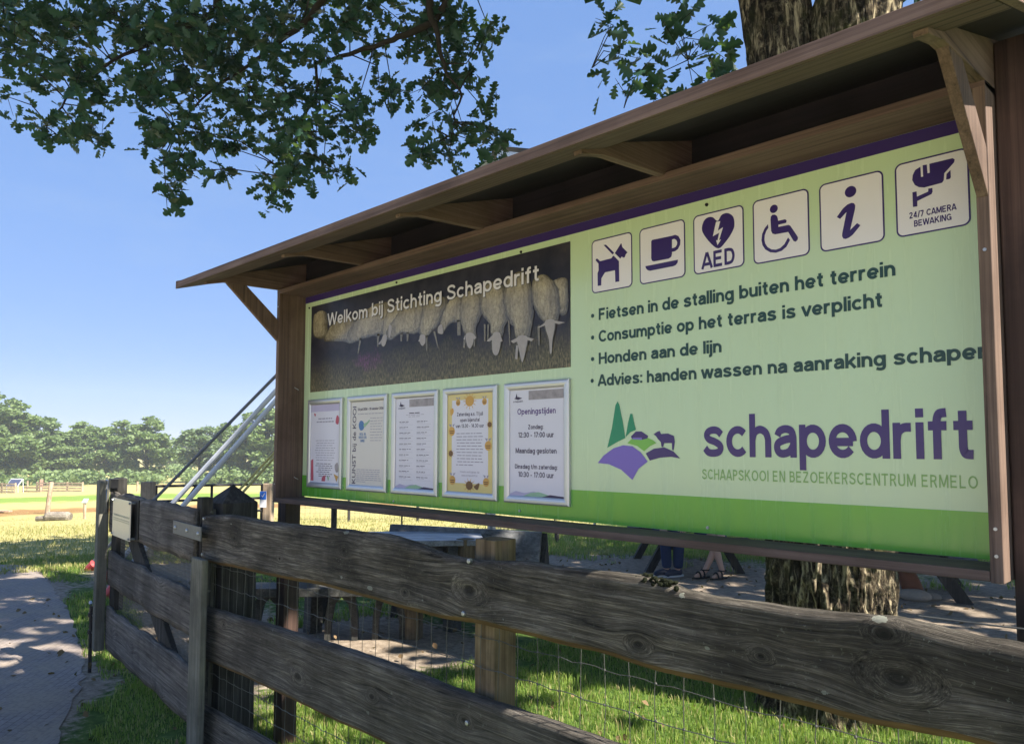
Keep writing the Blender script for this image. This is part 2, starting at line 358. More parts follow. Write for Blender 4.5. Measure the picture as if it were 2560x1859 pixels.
# ------------------------------------------------------------------ lettering
_tc = {}
def text_shape(s, sp=1.0):
    """outline of a line of text as flat faces: (verts Nx2, faces), baseline at 0, capital height 1"""
    k = (s, sp)
    if k in _tc: return _tc[k]
    cu = bpy.data.curves.new('lettering', 'FONT'); cu.body = s; cu.size = 1; cu.space_character = sp; cu.resolution_u = 4
    o = bpy.data.objects.new('lettering', cu); COL.objects.link(o); bpy.context.view_layer.update()
    me = bpy.data.meshes.new_from_object(o.evaluated_get(bpy.context.evaluated_depsgraph_get()))
    V = np.array([v.co[:2] for v in me.vertices]); F = [tuple(p.vertices) for p in me.polygons]
    bpy.data.objects.remove(o); bpy.data.curves.remove(cu); bpy.data.meshes.remove(me)
    _tc[k] = (V, F); return _tc[k]
_H = text_shape('H'); CAPH = np.ptp(_H[0][:, 1]); XH = np.ptp(text_shape('x')[0][:, 1])
def put_text(mb, s, x0, x1, z, h, y, m, bold=.0, sp=1.0, bz=None, center=False):
    """flat text on a plane of constant Y, from x0 to x1, capital height h, baseline z"""
    V, F = text_shape(s, sp); a = V[:, 0].min(); b = V[:, 0].max()
    sx = (x1 - x0) / (b - a); sy = h / CAPH; k = 0
    offs = [(0, 0)] if not bold else [(-bold, -bold * .5), (bold, -bold * .5), (-bold, bold * .5), (bold, bold * .5)]
    for dx, dz in offs:
        mb.add(np.stack([x0 + (V[:, 0] - a) * sx + dx, np.full(len(V), y - .00004 * k), z + V[:, 1] * sy + dz], 1), F, m); k += 1
def text_c(mb, s, xc, z, h, y, m, bold=0, wmax=9, nar=.92):
    s2 = s.replace('\u2013', '-')
    if all(c == ' ' or c in GL_ for c in s2):
        x = 0
        for ch in s2: x += .27 if ch == ' ' else max(p[0] for st in GL_[ch] for p in st) + .125 - (.04 if ch in 'AWvwykT/' else 0)
        wd = min(x * h / .73 * nar, wmax); put_grot(mb, s2, xc - wd / 2, xc + wd / 2, z, h, y, m, .125 if bold else .10); return
    V, F = text_shape(s); wd = np.ptp(V[:, 0]) * h / CAPH * nar; wd = min(wd, wmax); put_text(mb, s, xc - wd / 2, xc + wd / 2, z, h, y, m, bold)

def _arc(cx, cy, rx, ry, a0, a1, n=22): return [(cx + rx * math.cos(math.radians(a0 + (a1 - a0) * i / n)), cy + ry * math.sin(math.radians(a0 + (a1 - a0) * i / n))) for i in range(n + 1)]
def _cr(pts, n=7):                                           # open smooth curve through points
    P = [pts[0]] + list(pts) + [pts[-1]]; P = [np.array(p, float) for p in P]; o = []
    for i in range(1, len(P) - 2):
        a, b, c, d = P[i - 1], P[i], P[i + 1], P[i + 2]
        for k in range(n): t = k / n; o.append(tuple(.5 * (2 * b + (c - a) * t + (2 * a - 5 * b + 4 * c - d) * t * t + (3 * b - a - 3 * c + d) * t ** 3)))
    return o + [tuple(P[-2])]
def V_(x, a, b): return [(x, a), (x, b)]
_o = _arc(.265, .265, .195, .20, 0, 360); _dot = V_(.07, .60, .73)
_arch = lambda x, w: _cr([(x, .28), (x + .05, .41), (x + w * .5, .463), (x + w - .05, .41), (x + w, .30)]) + [(x + w, 0)]
GL_ = {'a': [[(.41, 0)] + _cr([(.41, .33), (.37, .43), (.25, .465), (.13, .43), (.085, .355)]), _cr([(.41, .315), (.24, .29), (.10, .235), (.075, .15), (.12, .08), (.21, .063), (.33, .10), (.41, .20)])],
 'b': [V_(.07, 0, .73), _arc(.275, .265, .185, .20, 0, 360)], 'c': [_arc(.265, .265, .195, .20, 42, 318)], 'd': [V_(.46, 0, .73), _arc(.255, .265, .185, .20, 0, 360)],
 'e': [_arc(.265, .265, .195, .20, -2, 322), [(.08, .25), (.455, .25)]], 'f': [[(.16, 0), (.16, .55)] + _cr([(.165, .58), (.20, .645), (.31, .66)]), [(.02, .475), (.31, .475)]],
 'g': [_arc(.255, .265, .185, .20, 0, 360), [(.46, .53), (.46, .0)] + _cr([(.455, -.05), (.40, -.125), (.27, -.145), (.12, -.105)])], 'h': [V_(.07, 0, .73), _arch(.07, .34)],
 'i': [V_(.07, 0, .53), _dot], 'j': [[(.07, .53), (.07, -.06)] + _cr([(.065, -.09), (.03, -.14), (-.05, -.145)]), _dot], 'k': [V_(.07, 0, .73), [(.44, .53), (.09, .20)], [(.20, .31), (.46, 0)]],
 'l': [V_(.07, 0, .73)], 'm': [V_(.07, 0, .53), _arch(.07, .31), _arch(.38, .31)], 'n': [V_(.07, 0, .53), _arch(.07, .34)], 'o': [_o], 'p': [V_(.07, -.20, .53), _arc(.275, .265, .185, .20, 0, 360)],
 'r': [V_(.07, 0, .53), _cr([(.07, .27), (.10, .39), (.19, .455), (.31, .46)])], 's': [_cr([(.44, .385), (.36, .45), (.25, .467), (.14, .44), (.095, .375), (.15, .305), (.29, .262), (.40, .205), (.425, .14), (.37, .082), (.25, .062), (.13, .08), (.055, .15)])],
 't': [[(.16, .68), (.16, .17)] + _cr([(.165, .14), (.20, .08), (.31, .07)]), [(.02, .475), (.31, .475)]], 'u': [[(.07, .53), (.07, .22)] + _cr([(.07, .20), (.12, .095), (.24, .065), (.36, .11), (.41, .22)]), V_(.41, 0, .53)],
 'v': [[(.03, .53), (.235, 0)], [(.44, .53), (.235, 0)]], 'w': [[(.03, .53), (.19, 0)], [(.35, .53), (.19, 0)], [(.35, .53), (.51, 0)], [(.67, .53), (.51, 0)]], 'y': [[(.03, .53), (.235, 0)], [(.44, .53), (.16, -.2)]],
 'z': [[(.04, .47), (.42, .47)], [(.40, .47), (.06, .06)], [(.03, .06), (.43, .06)]], ':': [V_(.07, .02, .15), V_(.07, .38, .51)], '.': [V_(.07, 0, .13)], '-': [[(.04, .26), (.27, .26)]], '/': [[(.02, -.03), (.25, .75)]],
 'A': [[(.03, 0), (.30, .73)], [(.59, 0), (.32, .73)], [(.13, .20), (.49, .20)]], 'B': [V_(.08, 0, .73), [(.08, .665)] + _cr([(.30, .665), (.42, .61), (.43, .49), (.33, .395), (.08, .39)]), _cr([(.30, .39), (.45, .33), (.47, .19), (.37, .075), (.24, .065)]) + [(.08, .065)]],
 'C': [_arc(.34, .365, .27, .30, 38, 322)], 'D': [V_(.08, 0, .73), [(.08, .665)] + _cr([(.26, .665), (.44, .60), (.52, .365), (.44, .13), (.26, .065)]) + [(.08, .065)]],
 'E': [V_(.08, 0, .73), [(.08, .665), (.50, .665)], [(.08, .375), (.46, .375)], [(.08, .065), (.51, .065)]], 'F': [V_(.08, 0, .73), [(.08, .665), (.49, .665)], [(.08, .365), (.44, .365)]],
 'G': [_arc(.34, .365, .27, .30, 38, 335), [(.35, .33), (.63, .33)], [(.59, .0), (.59, .33)]], 'H': [V_(.08, 0, .73), V_(.53, 0, .73), [(.08, .38), (.53, .38)]], 'I': [V_(.08, 0, .73)],
 'K': [V_(.08, 0, .73), [(.54, .73), (.10, .27)], [(.24, .42), (.58, 0)]], 'L': [V_(.08, 0, .73), [(.08, .065), (.48, .065)]], 'M': [V_(.08, 0, .73), V_(.67, 0, .73), [(.10, .73), (.375, .06)], [(.65, .73), (.375, .06)]],
 'N': [V_(.08, 0, .73), V_(.53, 0, .73), [(.10, .73), (.51, 0)]], 'O': [_arc(.36, .365, .29, .30, 0, 360, 30)], 'P': [V_(.08, 0, .73), [(.08, .665)] + _cr([(.30, .665), (.43, .60), (.45, .50), (.41, .40), (.28, .34)]) + [(.08, .34)]],
 'R': [V_(.08, 0, .73), [(.08, .665)] + _cr([(.30, .665), (.43, .61), (.45, .515), (.41, .42), (.28, .36)]) + [(.08, .36)], [(.30, .36), (.50, 0)]],
 'S': [_cr([(.51, .54), (.44, .63), (.29, .667), (.15, .63), (.10, .535), (.17, .435), (.34, .37), (.48, .295), (.515, .195), (.45, .10), (.29, .063), (.13, .105), (.06, .21)])], 'T': [V_(.29, 0, .73), [(.02, .665), (.56, .665)]],
 'U': [[(.08, .73), (.08, .25)] + _cr([(.085, .21), (.15, .10), (.305, .062), (.46, .10), (.525, .21), (.53, .25)]) + [(.53, .73)]], 'W': [[(.03, .73), (.22, 0)], [(.43, .73), (.22, 0)], [(.43, .73), (.64, 0)], [(.83, .73), (.64, 0)]],
 'Z': [[(.04, .665), (.50, .665)], [(.49, .66), (.07, .07)], [(.03, .065), (.52, .065)]], '2': [_cr([(.08, .52), (.13, .63), (.25, .665), (.38, .62), (.41, .50), (.32, .36), (.09, .075)]), [(.04, .065), (.48, .065)]],
 '4': [V_(.36, 0, .73), [(.35, .72), (.05, .19)], [(.02, .19), (.49, .19)]], '7': [[(.03, .665), (.47, .665)], [(.44, .66), (.17, 0)]],
 '0': [_arc(.26, .365, .19, .30, 0, 360, 26)], '1': [V_(.25, 0, .73), [(.08, .58), (.25, .70)]], '3': [_cr([(.07, .57), (.14, .65), (.25, .667), (.38, .61), (.39, .48), (.26, .385), (.20, .38)]), _cr([(.20, .38), (.33, .36), (.43, .27), (.42, .14), (.31, .07), (.22, .063), (.12, .085), (.05, .17)])],
 '5': [[(.42, .665), (.12, .665), (.09, .37)] + _cr([(.10, .36), (.24, .44), (.39, .39), (.435, .25), (.38, .12), (.24, .063), (.12, .085), (.05, .16)])], '6': [_arc(.26, .24, .18, .18, 0, 360, 24), _cr([(.085, .24), (.10, .45), (.18, .62), (.30, .667), (.42, .62)])],
 '8': [_arc(.26, .525, .15, .14, 0, 360, 20), _arc(.26, .22, .19, .16, 0, 360, 22)]}
def strip(pts, w_):
    P = np.array(pts, float); keep = [0] + [i for i in range(1, len(P)) if np.linalg.norm(P[i] - P[i - 1]) > 1e-6]; P = P[keep]; cl = np.linalg.norm(P[0] - P[-1]) < 1e-6 and len(P) > 4
    T_ = np.gradient(P, axis=0) if len(P) > 2 else np.repeat([P[1] - P[0]], 2, 0)
    if cl: T_[0] = T_[-1] = P[1] - P[-2]
    T_ = T_ / np.linalg.norm(T_, axis=1)[:, None]; N_ = np.stack([-T_[:, 1], T_[:, 0]], 1) * w_ / 2
    return P + N_, P - N_
def put_grot(mb, s_, x0, x1, z, cap, y, m, wt=.135, track=.0):
    """upright grotesque letters drawn as strokes, fitted between x0 and x1, capital height cap"""
    x = 0; items = []
    for ch in s_:
        if ch == ' ': x += .27 + track; continue
        g_ = GL_[ch]; mx = max(p[0] for st in g_ for p in st); mn = min(min(p[0] for st in g_ for p in st), .07)
        x += .0
        for st in g_: items.append((st, x))
        x += mx + .07 + .055 + track
        if ch in 'AWvwykT/': x -= .04
        if ch in 'rt': x -= .045
        if ch in 'f': x -= .03
    end = x - .055 - track; sx = (x1 - x0) / end; sz = cap / .73
    for k, (st, ox) in enumerate(items):
        a, b = strip(st, wt); n = len(a); yy = y - .00003 * (k % 7)
        V = [(x0 + (q[0] + ox) * sx, yy, z + q[1] * sz) for q in a] + [(x0 + (q[0] + ox) * sx, yy, z + q[1] * sz) for q in b]
        mb.add(V, [(i, i + 1, n + i + 1, n + i) for i in range(n - 1)], m)

def flat(mb, pts, y, m):                                     # (x,z) outline as one flat face, facing -Y
    P = [Vector((p[0], p[1], 0)) for p in pts]; T_ = []
    for a, b, c in tessellate_polygon([P]):
        ar = (P[b].x - P[a].x) * (P[c].y - P[a].y) - (P[c].x - P[a].x) * (P[b].y - P[a].y)
        if abs(ar) > 1e-12: T_.append((a, b, c) if ar > 0 else (a, c, b))
    mb.add([(p[0], y, p[1]) for p in pts], T_, m)
def circ(cx, cz, rx, rz=None, n=24, a0=0, a1=2 * math.pi):
    rz = rx if rz is None else rz
    return [(cx + rx * math.cos(a0 + (a1 - a0) * i / n), cz + rz * math.sin(a0 + (a1 - a0) * i / n)) for i in range(n if abs(a1 - a0 - 2 * math.pi) < 1e-6 else n + 1)]
def rrect(x0, z0, x1, z1, r, n=6):
    o = []
    for cx, cz, a in ((x1 - r, z1 - r, 0), (x0 + r, z1 - r, 90), (x0 + r, z0 + r, 180), (x1 - r, z0 + r, 270)):
        for k in range(n + 1): b = math.radians(a + 90 * k / n); o.append((cx + r * math.cos(b), cz + r * math.sin(b)))
    return o
def spline(pts, n=6):
    pts = [np.array(p, float) for p in pts]; N = len(pts); o = []
    for i in range(N):
        a, b, c, d = pts[i - 1], pts[i], pts[(i + 1) % N], pts[(i + 2) % N]
        for k in range(n):
            t = k / n; o.append(tuple(.5 * (2 * b + (c - a) * t + (2 * a - 5 * b + 4 * c - d) * t * t + (3 * b - a - 3 * c + d) * t ** 3)))
    return o

# ================================================================== NOTICE BOARD
ORG = (-.42, 0, 0)
board = thing('notice_board', 'large roofed wooden notice board with light green panel behind the fence', 'notice board', ORG)
XL, XR, ZB, ZT = -2.068, 1.259, 1.327, 2.43
panel = MB(ORG).box((XL, 0, ZB + .004), (XR, .014, ZT)).build('sign_panel', M_GREEN, board)
MB(ORG).box((XL, -.0016, ZB + .0045), (XR, -.0004, 1.4445)).build('green_stripe', M_BAND, panel)
MB(ORG).box((XL, -.0016, 2.394), (XR, -.0004, ZT - .001)).build('purple_stripe', M_PURP, panel)

def P0(x, y): q = onY(x, y, 0); return q[0], q[2]
# --- printed sheep photograph
pp = MB(ORG); xs0, zs1 = P0(779.8, 767.1); xs1, _ = P0(1426.0, 604); zs0 = P0(777.6, 980.4)[1]
pp.box((xs0, -.0016, zs0), (xs1, -.0004, zs1), 0)
def R3(x, y): return P0(700 + x * .35273, 500 + y * .35273)
def woolly(pts, k):
    P = np.array(spline(pts, 8)); nn = fbm(np.stack([P[:, 0] * .05 + k, P[:, 1] * .05, P[:, 0] * 0], 1), 3) - .5; c = P.mean(0); d = P - c; d /= np.linalg.norm(d, axis=1)[:, None]; return P + d * nn[:, None] * 22
def sheep(body, legs, head=None, ears=(), y=-.0020):
    for l in legs: flat(pp, [R3(*q) for q in l], y, 6)
    b = np.array(body, float); c = b.mean(0); k = c[0]
    b = c + (b - c) * np.array([1.14, 1.05])
    for n_, (fx, fy, ox, oy, m) in enumerate(((1, 1, 0, 0, 3), (.90, .955, -6, -6, 6), (.74, .89, -10, -10, 1), (.42, .72, -14, -18, 7))):
        w_ = woolly(c + (b - c) * np.array([fx, fy]) + np.array([ox, oy]), k + n_)
        flat(pp, [R3(*q) for q in w_], y - .00007 * n_, m)
    if head: flat(pp, [R3(*q) for q in spline(head, 5)], y - .0006, 3); flat(pp, [R3(*q) for q in spline([(np.mean([u[0] for u in head]) + (u[0] - np.mean([t_[0] for t_ in head])) * .82, u[1] - 2) for u in head], 5)], y - .00065, 2)
    for e in ears: flat(pp, [R3(*q) for q in e], y - .0007, 2)
sheep([(250, 830), (290, 795), (325, 805), (335, 890), (325, 970), (250, 965)], [])
sheep([(330, 990), (370, 900), (440, 850), (520, 840), (520, 980), (400, 1000)], [], y=-.0023)
sheep([(490, 990), (520, 900), (600, 800), (740, 730), (790, 790), (760, 930), (620, 970), (520, 1010)], [[(570, 960), (585, 960), (560, 1090), (552, 1085)], [(690, 940), (710, 940), (700, 1040), (692, 1040)]], y=-.0026)
sheep([(740, 960), (740, 870), (790, 790), (870, 740), (900, 800), (840, 900), (790, 960), (760, 990)], [], [(735, 960), (765, 965), (755, 1020), (735, 1040), (718, 1015)], [[(735, 975), (700, 1020), (715, 1022)]], y=-.0029)
sheep([(770, 960), (800, 880), (870, 790), (980, 720), (1040, 760), (1040, 880), (960, 940), (860, 950), (800, 990)], [[(855, 940), (875, 940), (868, 1000), (858, 1000)], [(900, 930), (918, 930), (912, 1000), (902, 1000)]], [(775, 890), (800, 900), (790, 960), (772, 975)], y=-.0032)
sheep([(1000, 930), (1010, 820), (1050, 730), (1130, 690), (1180, 720), (1130, 860), (1070, 940), (1035, 975)], [[(1035, 960), (1050, 960), (1050, 1070), (1040, 1070)], [(1090, 930), (1105, 930), (1130, 1050), (1122, 1050)]], [(995, 960), (1035, 960), (1038, 1010), (1015, 1035), (993, 1010)], [[(1000, 970), (985, 1000), (997, 1005)]], y=-.0035)
sheep([(1150, 880), (1170, 800), (1220, 710), (1290, 690), (1310, 780), (1290, 850), (1210, 880), (1170, 930)], [[(1260, 850), (1285, 850), (1285, 960), (1262, 960)]], [(1125, 900), (1155, 885), (1165, 945), (1140, 950), (1122, 940)], y=-.0038)
sheep([(1300, 880), (1290, 760), (1310, 680), (1370, 650), (1430, 690), (1430, 800), (1390, 900), (1390, 970), (1330, 970)], [[(1312, 940), (1330, 940), (1315, 1048), (1300, 1045)], [(1372, 950), (1388, 950), (1388, 1040), (1378, 1040)], [(1450, 880), (1462, 880), (1462, 1000), (1452, 1000)], [(1475, 880), (1488, 880), (1482, 990), (1474, 990)]], [(1320, 950), (1380, 950), (1380, 1010), (1352, 1055), (1325, 1020)], [[(1375, 945), (1398, 975), (1385, 990), (1370, 970)], [(1322, 955), (1305, 985), (1318, 990)]], y=-.0041)
sheep([(1440, 790), (1440, 660), (1480, 600), (1560, 600), (1610, 680), (1610, 820), (1590, 900), (1570, 960), (1510, 960), (1500, 880)], [[(1500, 870), (1525, 870), (1515, 980), (1505, 980)]], [(1510, 950), (1570, 945), (1575, 1010), (1555, 1090), (1525, 1100), (1505, 1060)], [[(1515, 955), (1470, 1000), (1490, 1003), (1520, 985)], [(1565, 955), (1585, 1000), (1570, 1005)]], y=-.0044)
sheep([(1640, 850), (1600, 700), (1630, 570), (1700, 520), (1760, 560), (1790, 720), (1780, 880), (1760, 970), (1690, 980), (1670, 900)], [[(1620, 850), (1632, 850), (1640, 1030), (1632, 1030)]], [(1680, 975), (1765, 970), (1755, 1050), (1735, 1130), (1720, 1150), (1700, 1080)], [[(1690, 975), (1640, 1000), (1660, 1015), (1695, 1000)], [(1755, 970), (1808, 985), (1790, 1002), (1755, 990)], [(1680, 1030), (1695, 1030), (1690, 1130), (1672, 1125)]], y=-.0047)
sheep([(1800, 640), (1820, 560), (1880, 540), (1950, 600), (1980, 720), (1970, 830), (1930, 880), (1880, 860), (1820, 760)], [[(1830, 900), (1845, 880), (1850, 1030), (1838, 1030)]], [(1880, 860), (1950, 850), (1960, 900), (1940, 1000), (1935, 1080), (1920, 1085), (1910, 990), (1885, 920)], [[(1885, 870), (1832, 905), (1848, 905), (1895, 885)], [(1950, 855), (2030, 868), (1985, 880), (1950, 872)]], y=-.0050)
sheep([(1930, 600), (1975, 570), (2035, 575), (2035, 780), (1990, 800), (1975, 690)], [], y=-.0040)
Va = P0(700 + 345 * .35273, 500 + 885 * .35273); V2 = P0(700 + 1845 * .35273, 500 + 570 * .35273)
capz = P0(1060 + .0, 0)[1]
put_grot(pp, 'Welkom bij Stichting Schapedrift', Va[0], V2[0], (Va[1] + V2[1]) / 2 - .004, .066, -.0062, 4, .112)
put_grot(pp, 'Welkom bij Stichting Schapedrift', Va[0] + .0022, V2[0] + .0022, (Va[1] + V2[1]) / 2 - .0062, .066, -.0058, 5, .125)
pp.build('photo_print', [M_PHOTO, M_FLEECE, M_FACE, M_FLEECED, M_CAP, M_SHADOWP, M_FLEECEM, M_FLEECEL], panel)

# --- pictograms
def icon(TLp, TRp, BLp, BRp):
    x0 = (P0(*TLp)[0] + P0(*BLp)[0]) / 2; x1 = (P0(*TRp)[0] + P0(*BRp)[0]) / 2
    z1 = (P0(*TLp)[1] + P0(*TRp)[1]) / 2; z0 = (P0(*BLp)[1] + P0(*BRp)[1]) / 2
    mb = MB(ORG); b = .0042
    flat(mb, rrect(x0, z0, x1, z1, .018), -.0012, 0); flat(mb, rrect(x0 + b, z0 + b, x1 - b, z1 - b, .014), -.0015, 1)
    A = lambda u, v: (x0 + u * (x1 - x0), z1 - v * (z1 - z0))
    return mb, A, x1 - x0, z1 - z0
ICO = [[(1479.9, 603.8), (1581.1, 577.4), (1479.9, 735.1), (1581.1, 716.2)], [(1599.3, 574.2), (1713.7, 545.6), (1599.6, 712.5), (1713.4, 692.2)],
       [(1734, 540.9), (1859.8, 510.7), (1734.5, 688.7), (1861.3, 664.7)], [(1882, 504.1), (2021.8, 469.1), (1884.1, 662.3), (2025.5, 637.2)],
       [(2047.8, 464.6), (2207.9, 421.9), (2051.6, 632.1), (2213.2, 602.1)], [(2236.7, 413.3), (2420.1, 367), (2242, 596.5), (2429.2, 560.8)]]
YI = -.0019
def px2(o, s): return lambda x, y: P0(o[0] + x * s, o[1] + y * s)
# dog on a lead
mb, A, W_, H_ = icon(*ICO[0]); q = px2((1440, 540), .17637)
flat(mb, [q(*p) for p in [(395, 412), (430, 408), (545, 522), (522, 546)]], YI, 2)
flat(mb, [q(*p) for p in [(555, 528), (640, 392), (650, 390), (660, 440), (735, 518), (712, 540), (695, 588), (670, 590), (655, 575), (632, 605)]], YI, 2)
flat(mb, [q(*p) for p in [(283, 620), (298, 604), (312, 608), (345, 642), (505, 600), (530, 565), (545, 570), (613, 640), (618, 928), (562, 938), (556, 770), (415, 800), (364, 885), (362, 985), (312, 992), (310, 812), (325, 770), (323, 675), (285, 632)]], YI, 2)
mb.build('pictogram', [M_PURP, M_WHITE, M_PURP], panel)
# cup and saucer
mb, A, W_, H_ = icon(*ICO[1])
flat(mb, [q(*p) for p in [(1070, 360), (1085, 340), (1365, 282), (1365, 540), (1355, 580), (1320, 605), (1110, 645), (1080, 635), (1070, 600)]], YI, 2)
oc = [q(*p) for p in [(1365, 282), (1410, 268), (1455, 285), (1485, 340), (1480, 410), (1450, 470), (1410, 500), (1365, 510)]]
ic = [q(*p) for p in [(1365, 335), (1395, 325), (1425, 340), (1440, 375), (1435, 410), (1415, 440), (1390, 452), (1365, 458)]]
for i in range(7): flat(mb, [oc[i], oc[i + 1], ic[i + 1], ic[i]], YI, 2)
flat(mb, [q(*p) for p in [(988, 712), (1450, 620), (1445, 660), (1420, 695), (1385, 712), (1050, 778), (1015, 765), (995, 740)]], YI, 2)
mb.build('pictogram', [M_PURP, M_WHITE, M_PURP], panel)
# heart with flash, AED
mb, A, W_, H_ = icon(*ICO[2]); q5 = px2((1400, 300), .51146)
flat(mb, spline([q5(*p) for p in [(697, 545), (702, 500), (722, 478), (748, 476), (772, 494), (792, 464), (822, 456), (848, 474), (854, 515), (842, 550), (812, 595), (776, 628), (735, 600)]], 5), YI, 2)
flat(mb, [q(*p) for p in [(1990, 85), (2050, 75), (2016, 210), (2090, 160), (2034, 342), (2062, 332), (2012, 415), (1990, 345), (2012, 346), (2034, 240), (1945, 290)]], YI - .0004, 1)
x0_, z0_ = q5(695, 731); x1_, z1_ = q5(856, 700)
put_grot(mb, 'AED', x0_, x1_, z0_, .052, YI, 2, .14)
mb.build('pictogram', [M_PURP, M_WHITE, M_PURP], panel)
# wheelchair user
mb, A, W_, H_ = icon(*ICO[3]); q = px2((1840, 400), .17637)
c0 = q(540, 695); flat(mb, circ(c0[0], c0[1], .0125), YI, 2)
flat(mb, [q(*p) for p in [(493, 850), (497, 805), (520, 778), (555, 776), (585, 795), (597, 830), (600, 865), (700, 842), (722, 858), (715, 893), (605, 920), (605, 950), (750, 922), (775, 935), (882, 1095), (880, 1130), (850, 1160), (820, 1150), (745, 1022), (560, 1056), (520, 1045), (503, 1010)]], YI, 2)
cw = q(555, 1110); rr = .0405
ao = [q(*p) for p in [(458, 910), (410, 970), (375, 1050), (365, 1140), (380, 1210), (420, 1270), (490, 1310), (570, 1316), (650, 1290), (720, 1230), (770, 1135)]]
ai = [q(*p) for p in [(462, 965), (435, 1005), (412, 1065), (407, 1130), (418, 1185), (450, 1235), (505, 1268), (570, 1272), (630, 1250), (690, 1195), (742, 1100)]]
for i in range(10): flat(mb, [ao[i], ao[i + 1], ai[i + 1], ai[i]], YI, 2)
mb.build('pictogram', [M_PURP, M_WHITE, M_PURP], panel)
# information i
mb, A, W_, H_ = icon(*ICO[4])
c0 = q(1627, 452); flat(mb, circ(c0[0], c0[1], .0157), YI, 2)
flat(mb, [q(*p) for p in [(1432, 812), (1520, 690), (1580, 635), (1640, 610), (1675, 615), (1695, 645), (1690, 700), (1622, 995), (1720, 897), (1768, 928), (1660, 1060), (1610, 1100), (1560, 1122), (1525, 1115), (1507, 1080), (1510, 1040), (1570, 740), (1480, 838)]], YI, 2)
mb.build('pictogram', [M_PURP, M_WHITE, M_PURP], panel)
# surveillance camera
mb, A, W_, H_ = icon(*ICO[5]); q = px2((2160, 300), .18215)
flat(mb, [q(*p) for p in [(665, 830), (672, 760), (705, 690), (760, 655), (778, 645), (785, 785), (815, 780), (808, 625), (865, 615), (875, 735), (905, 728), (900, 605), (1220, 527), (1248, 545), (1240, 585), (1105, 735), (1098, 830), (1075, 865), (1000, 885), (830, 930), (755, 925), (700, 895)]], YI, 2)
flat(mb, [q(*p) for p in [(1135, 745), (1190, 690), (1195, 790), (1180, 812), (1130, 822)]], YI, 2)
flat(mb, [q(*p) for p in [(668, 995), (725, 983), (730, 1055), (885, 985), (885, 945), (942, 935), (945, 985), (930, 1020), (735, 1115), (735, 1188), (675, 1197)]], YI, 2)
a_ = q(625, 1362); b_ = q(1272, 1230); put_grot(mb, '24/7 CAMERA', a_[0], b_[0], (a_[1] + b_[1]) / 2, .0165, YI, 2, .150)
a_ = q(690, 1470); b_ = q(1210, 1370); put_grot(mb, 'BEWAKING', a_[0], b_[0], (a_[1] + b_[1]) / 2, .0165, YI, 2, .150)
mb.build('pictogram', [M_PURP, M_WHITE, M_PURP], panel)

# --- rules, logo, caption
mb = MB(ORG)
for s_, bl, l, r, cap in [('Fietsen in de stalling buiten het terrein', (160, 957), (190, 977), (1640, 762), (190, 922)),
                          ('Consumptie op het terras is verplicht', (160, 1063), (190, 1082), (1578, 917), (190, 1028)),
                          ('Honden aan de lijn', (160, 1168), (190, 1190), (790, 1138), (190, 1136)),
                          ('Advies: handen wassen na aanraking schapen', (158, 1274), (187, 1298), (2086, 1168), (187, 1244))]:
    a_, b_, c_, d_ = q5(*l), q5(*r), q5(*cap), q5(*bl)
    put_grot(mb, s_, a_[0], min(b_[0] + (.010 if 'Advies' in s_ else 0), XR - .002), (a_[1] + b_[1]) / 2, (c_[1] - a_[1]) * 1.03, -.0012, 0, .150)
    flat(mb, circ(d_[0], d_[1], .0075, n=12), -.0012, 0)
mb.build('rule_lettering', M_TXT, panel)
q6 = px2((1400, 900), .51146); mb = MB(ORG)
a_, b_ = q6(700, 470), q6(2032, 487)
put_grot(mb, 'schapedrift', a_[0], b_[0], (a_[1] + b_[1]) / 2, .130, -.0012, 0, .130, -.01)
a_, b_, c_ = q6(695, 582), q6(2045, 628), q6(695, 549)
put_grot(mb, 'SCHAAPSKOOI EN BEZOEKERSCENTRUM ERMELO', a_[0], b_[0], (a_[1] + b_[1]) / 2, .0325, -.0012, 1, .098, .05)
mb.build('logo_lettering', [M_LOGOP, M_LOGOS], panel)
mb = MB(ORG)
def lg(pts, m, k=0, sm=False): flat(mb, (spline([q6(*p) for p in pts], 4) if sm else [q6(*p) for p in pts]), -.0012 - .0004 * k, m)
lg([(232, 428), (255, 330), (272, 220), (282, 202), (290, 215), (308, 300), (320, 380), (280, 400)], 2)
lg([(322, 375), (335, 300), (345, 262), (355, 262), (362, 300), (372, 340), (345, 352)], 2, 1)
lg([(185, 502), (215, 465), (262, 430), (310, 415), (355, 420), (395, 450), (430, 495), (385, 530), (355, 585), (300, 535), (240, 508)], 1)
lg([(330, 405), (350, 385), (380, 372), (420, 375), (455, 390), (472, 405), (440, 420), (412, 445), (380, 420)], 3)
lg([(420, 455), (460, 432), (510, 425), (555, 445), (588, 480), (545, 472), (490, 476), (440, 490)], 0)
lg([(348, 372), (372, 348), (400, 348), (432, 370), (428, 382), (405, 388), (352, 384)], 0, 1)
lg([(356, 378), (402, 378), (402, 389), (356, 386)], 5, 2)
lg([(458, 362), (475, 350), (488, 345), (495, 360), (530, 358), (558, 370), (562, 400), (556, 440), (549, 438), (548, 405), (510, 405), (505, 425), (497, 423), (494, 400), (480, 385), (470, 370)], 0, 1)
mb.build('logo_emblem', [M_LOGOP, M_LOGOL, M_LOGOT, M_LOGOG, M_WHITE, M_LOGOL], panel)
for x_, y_ in [(992, 706), (1303, 630), (1767, 512), (774, 770), (1300, 1276), (1770, 1318), (1487, 1310), (985, 1252)]:
    c_ = P0(x_, y_)
    mb = MB(ORG); mb.tube([(c_[0], .001, c_[1]), (c_[0], -.0045, c_[1])], [.0062, .0048], 10)
    mb.build('screw', M_BLACK if y_ < 1200 else M_STEEL, panel)

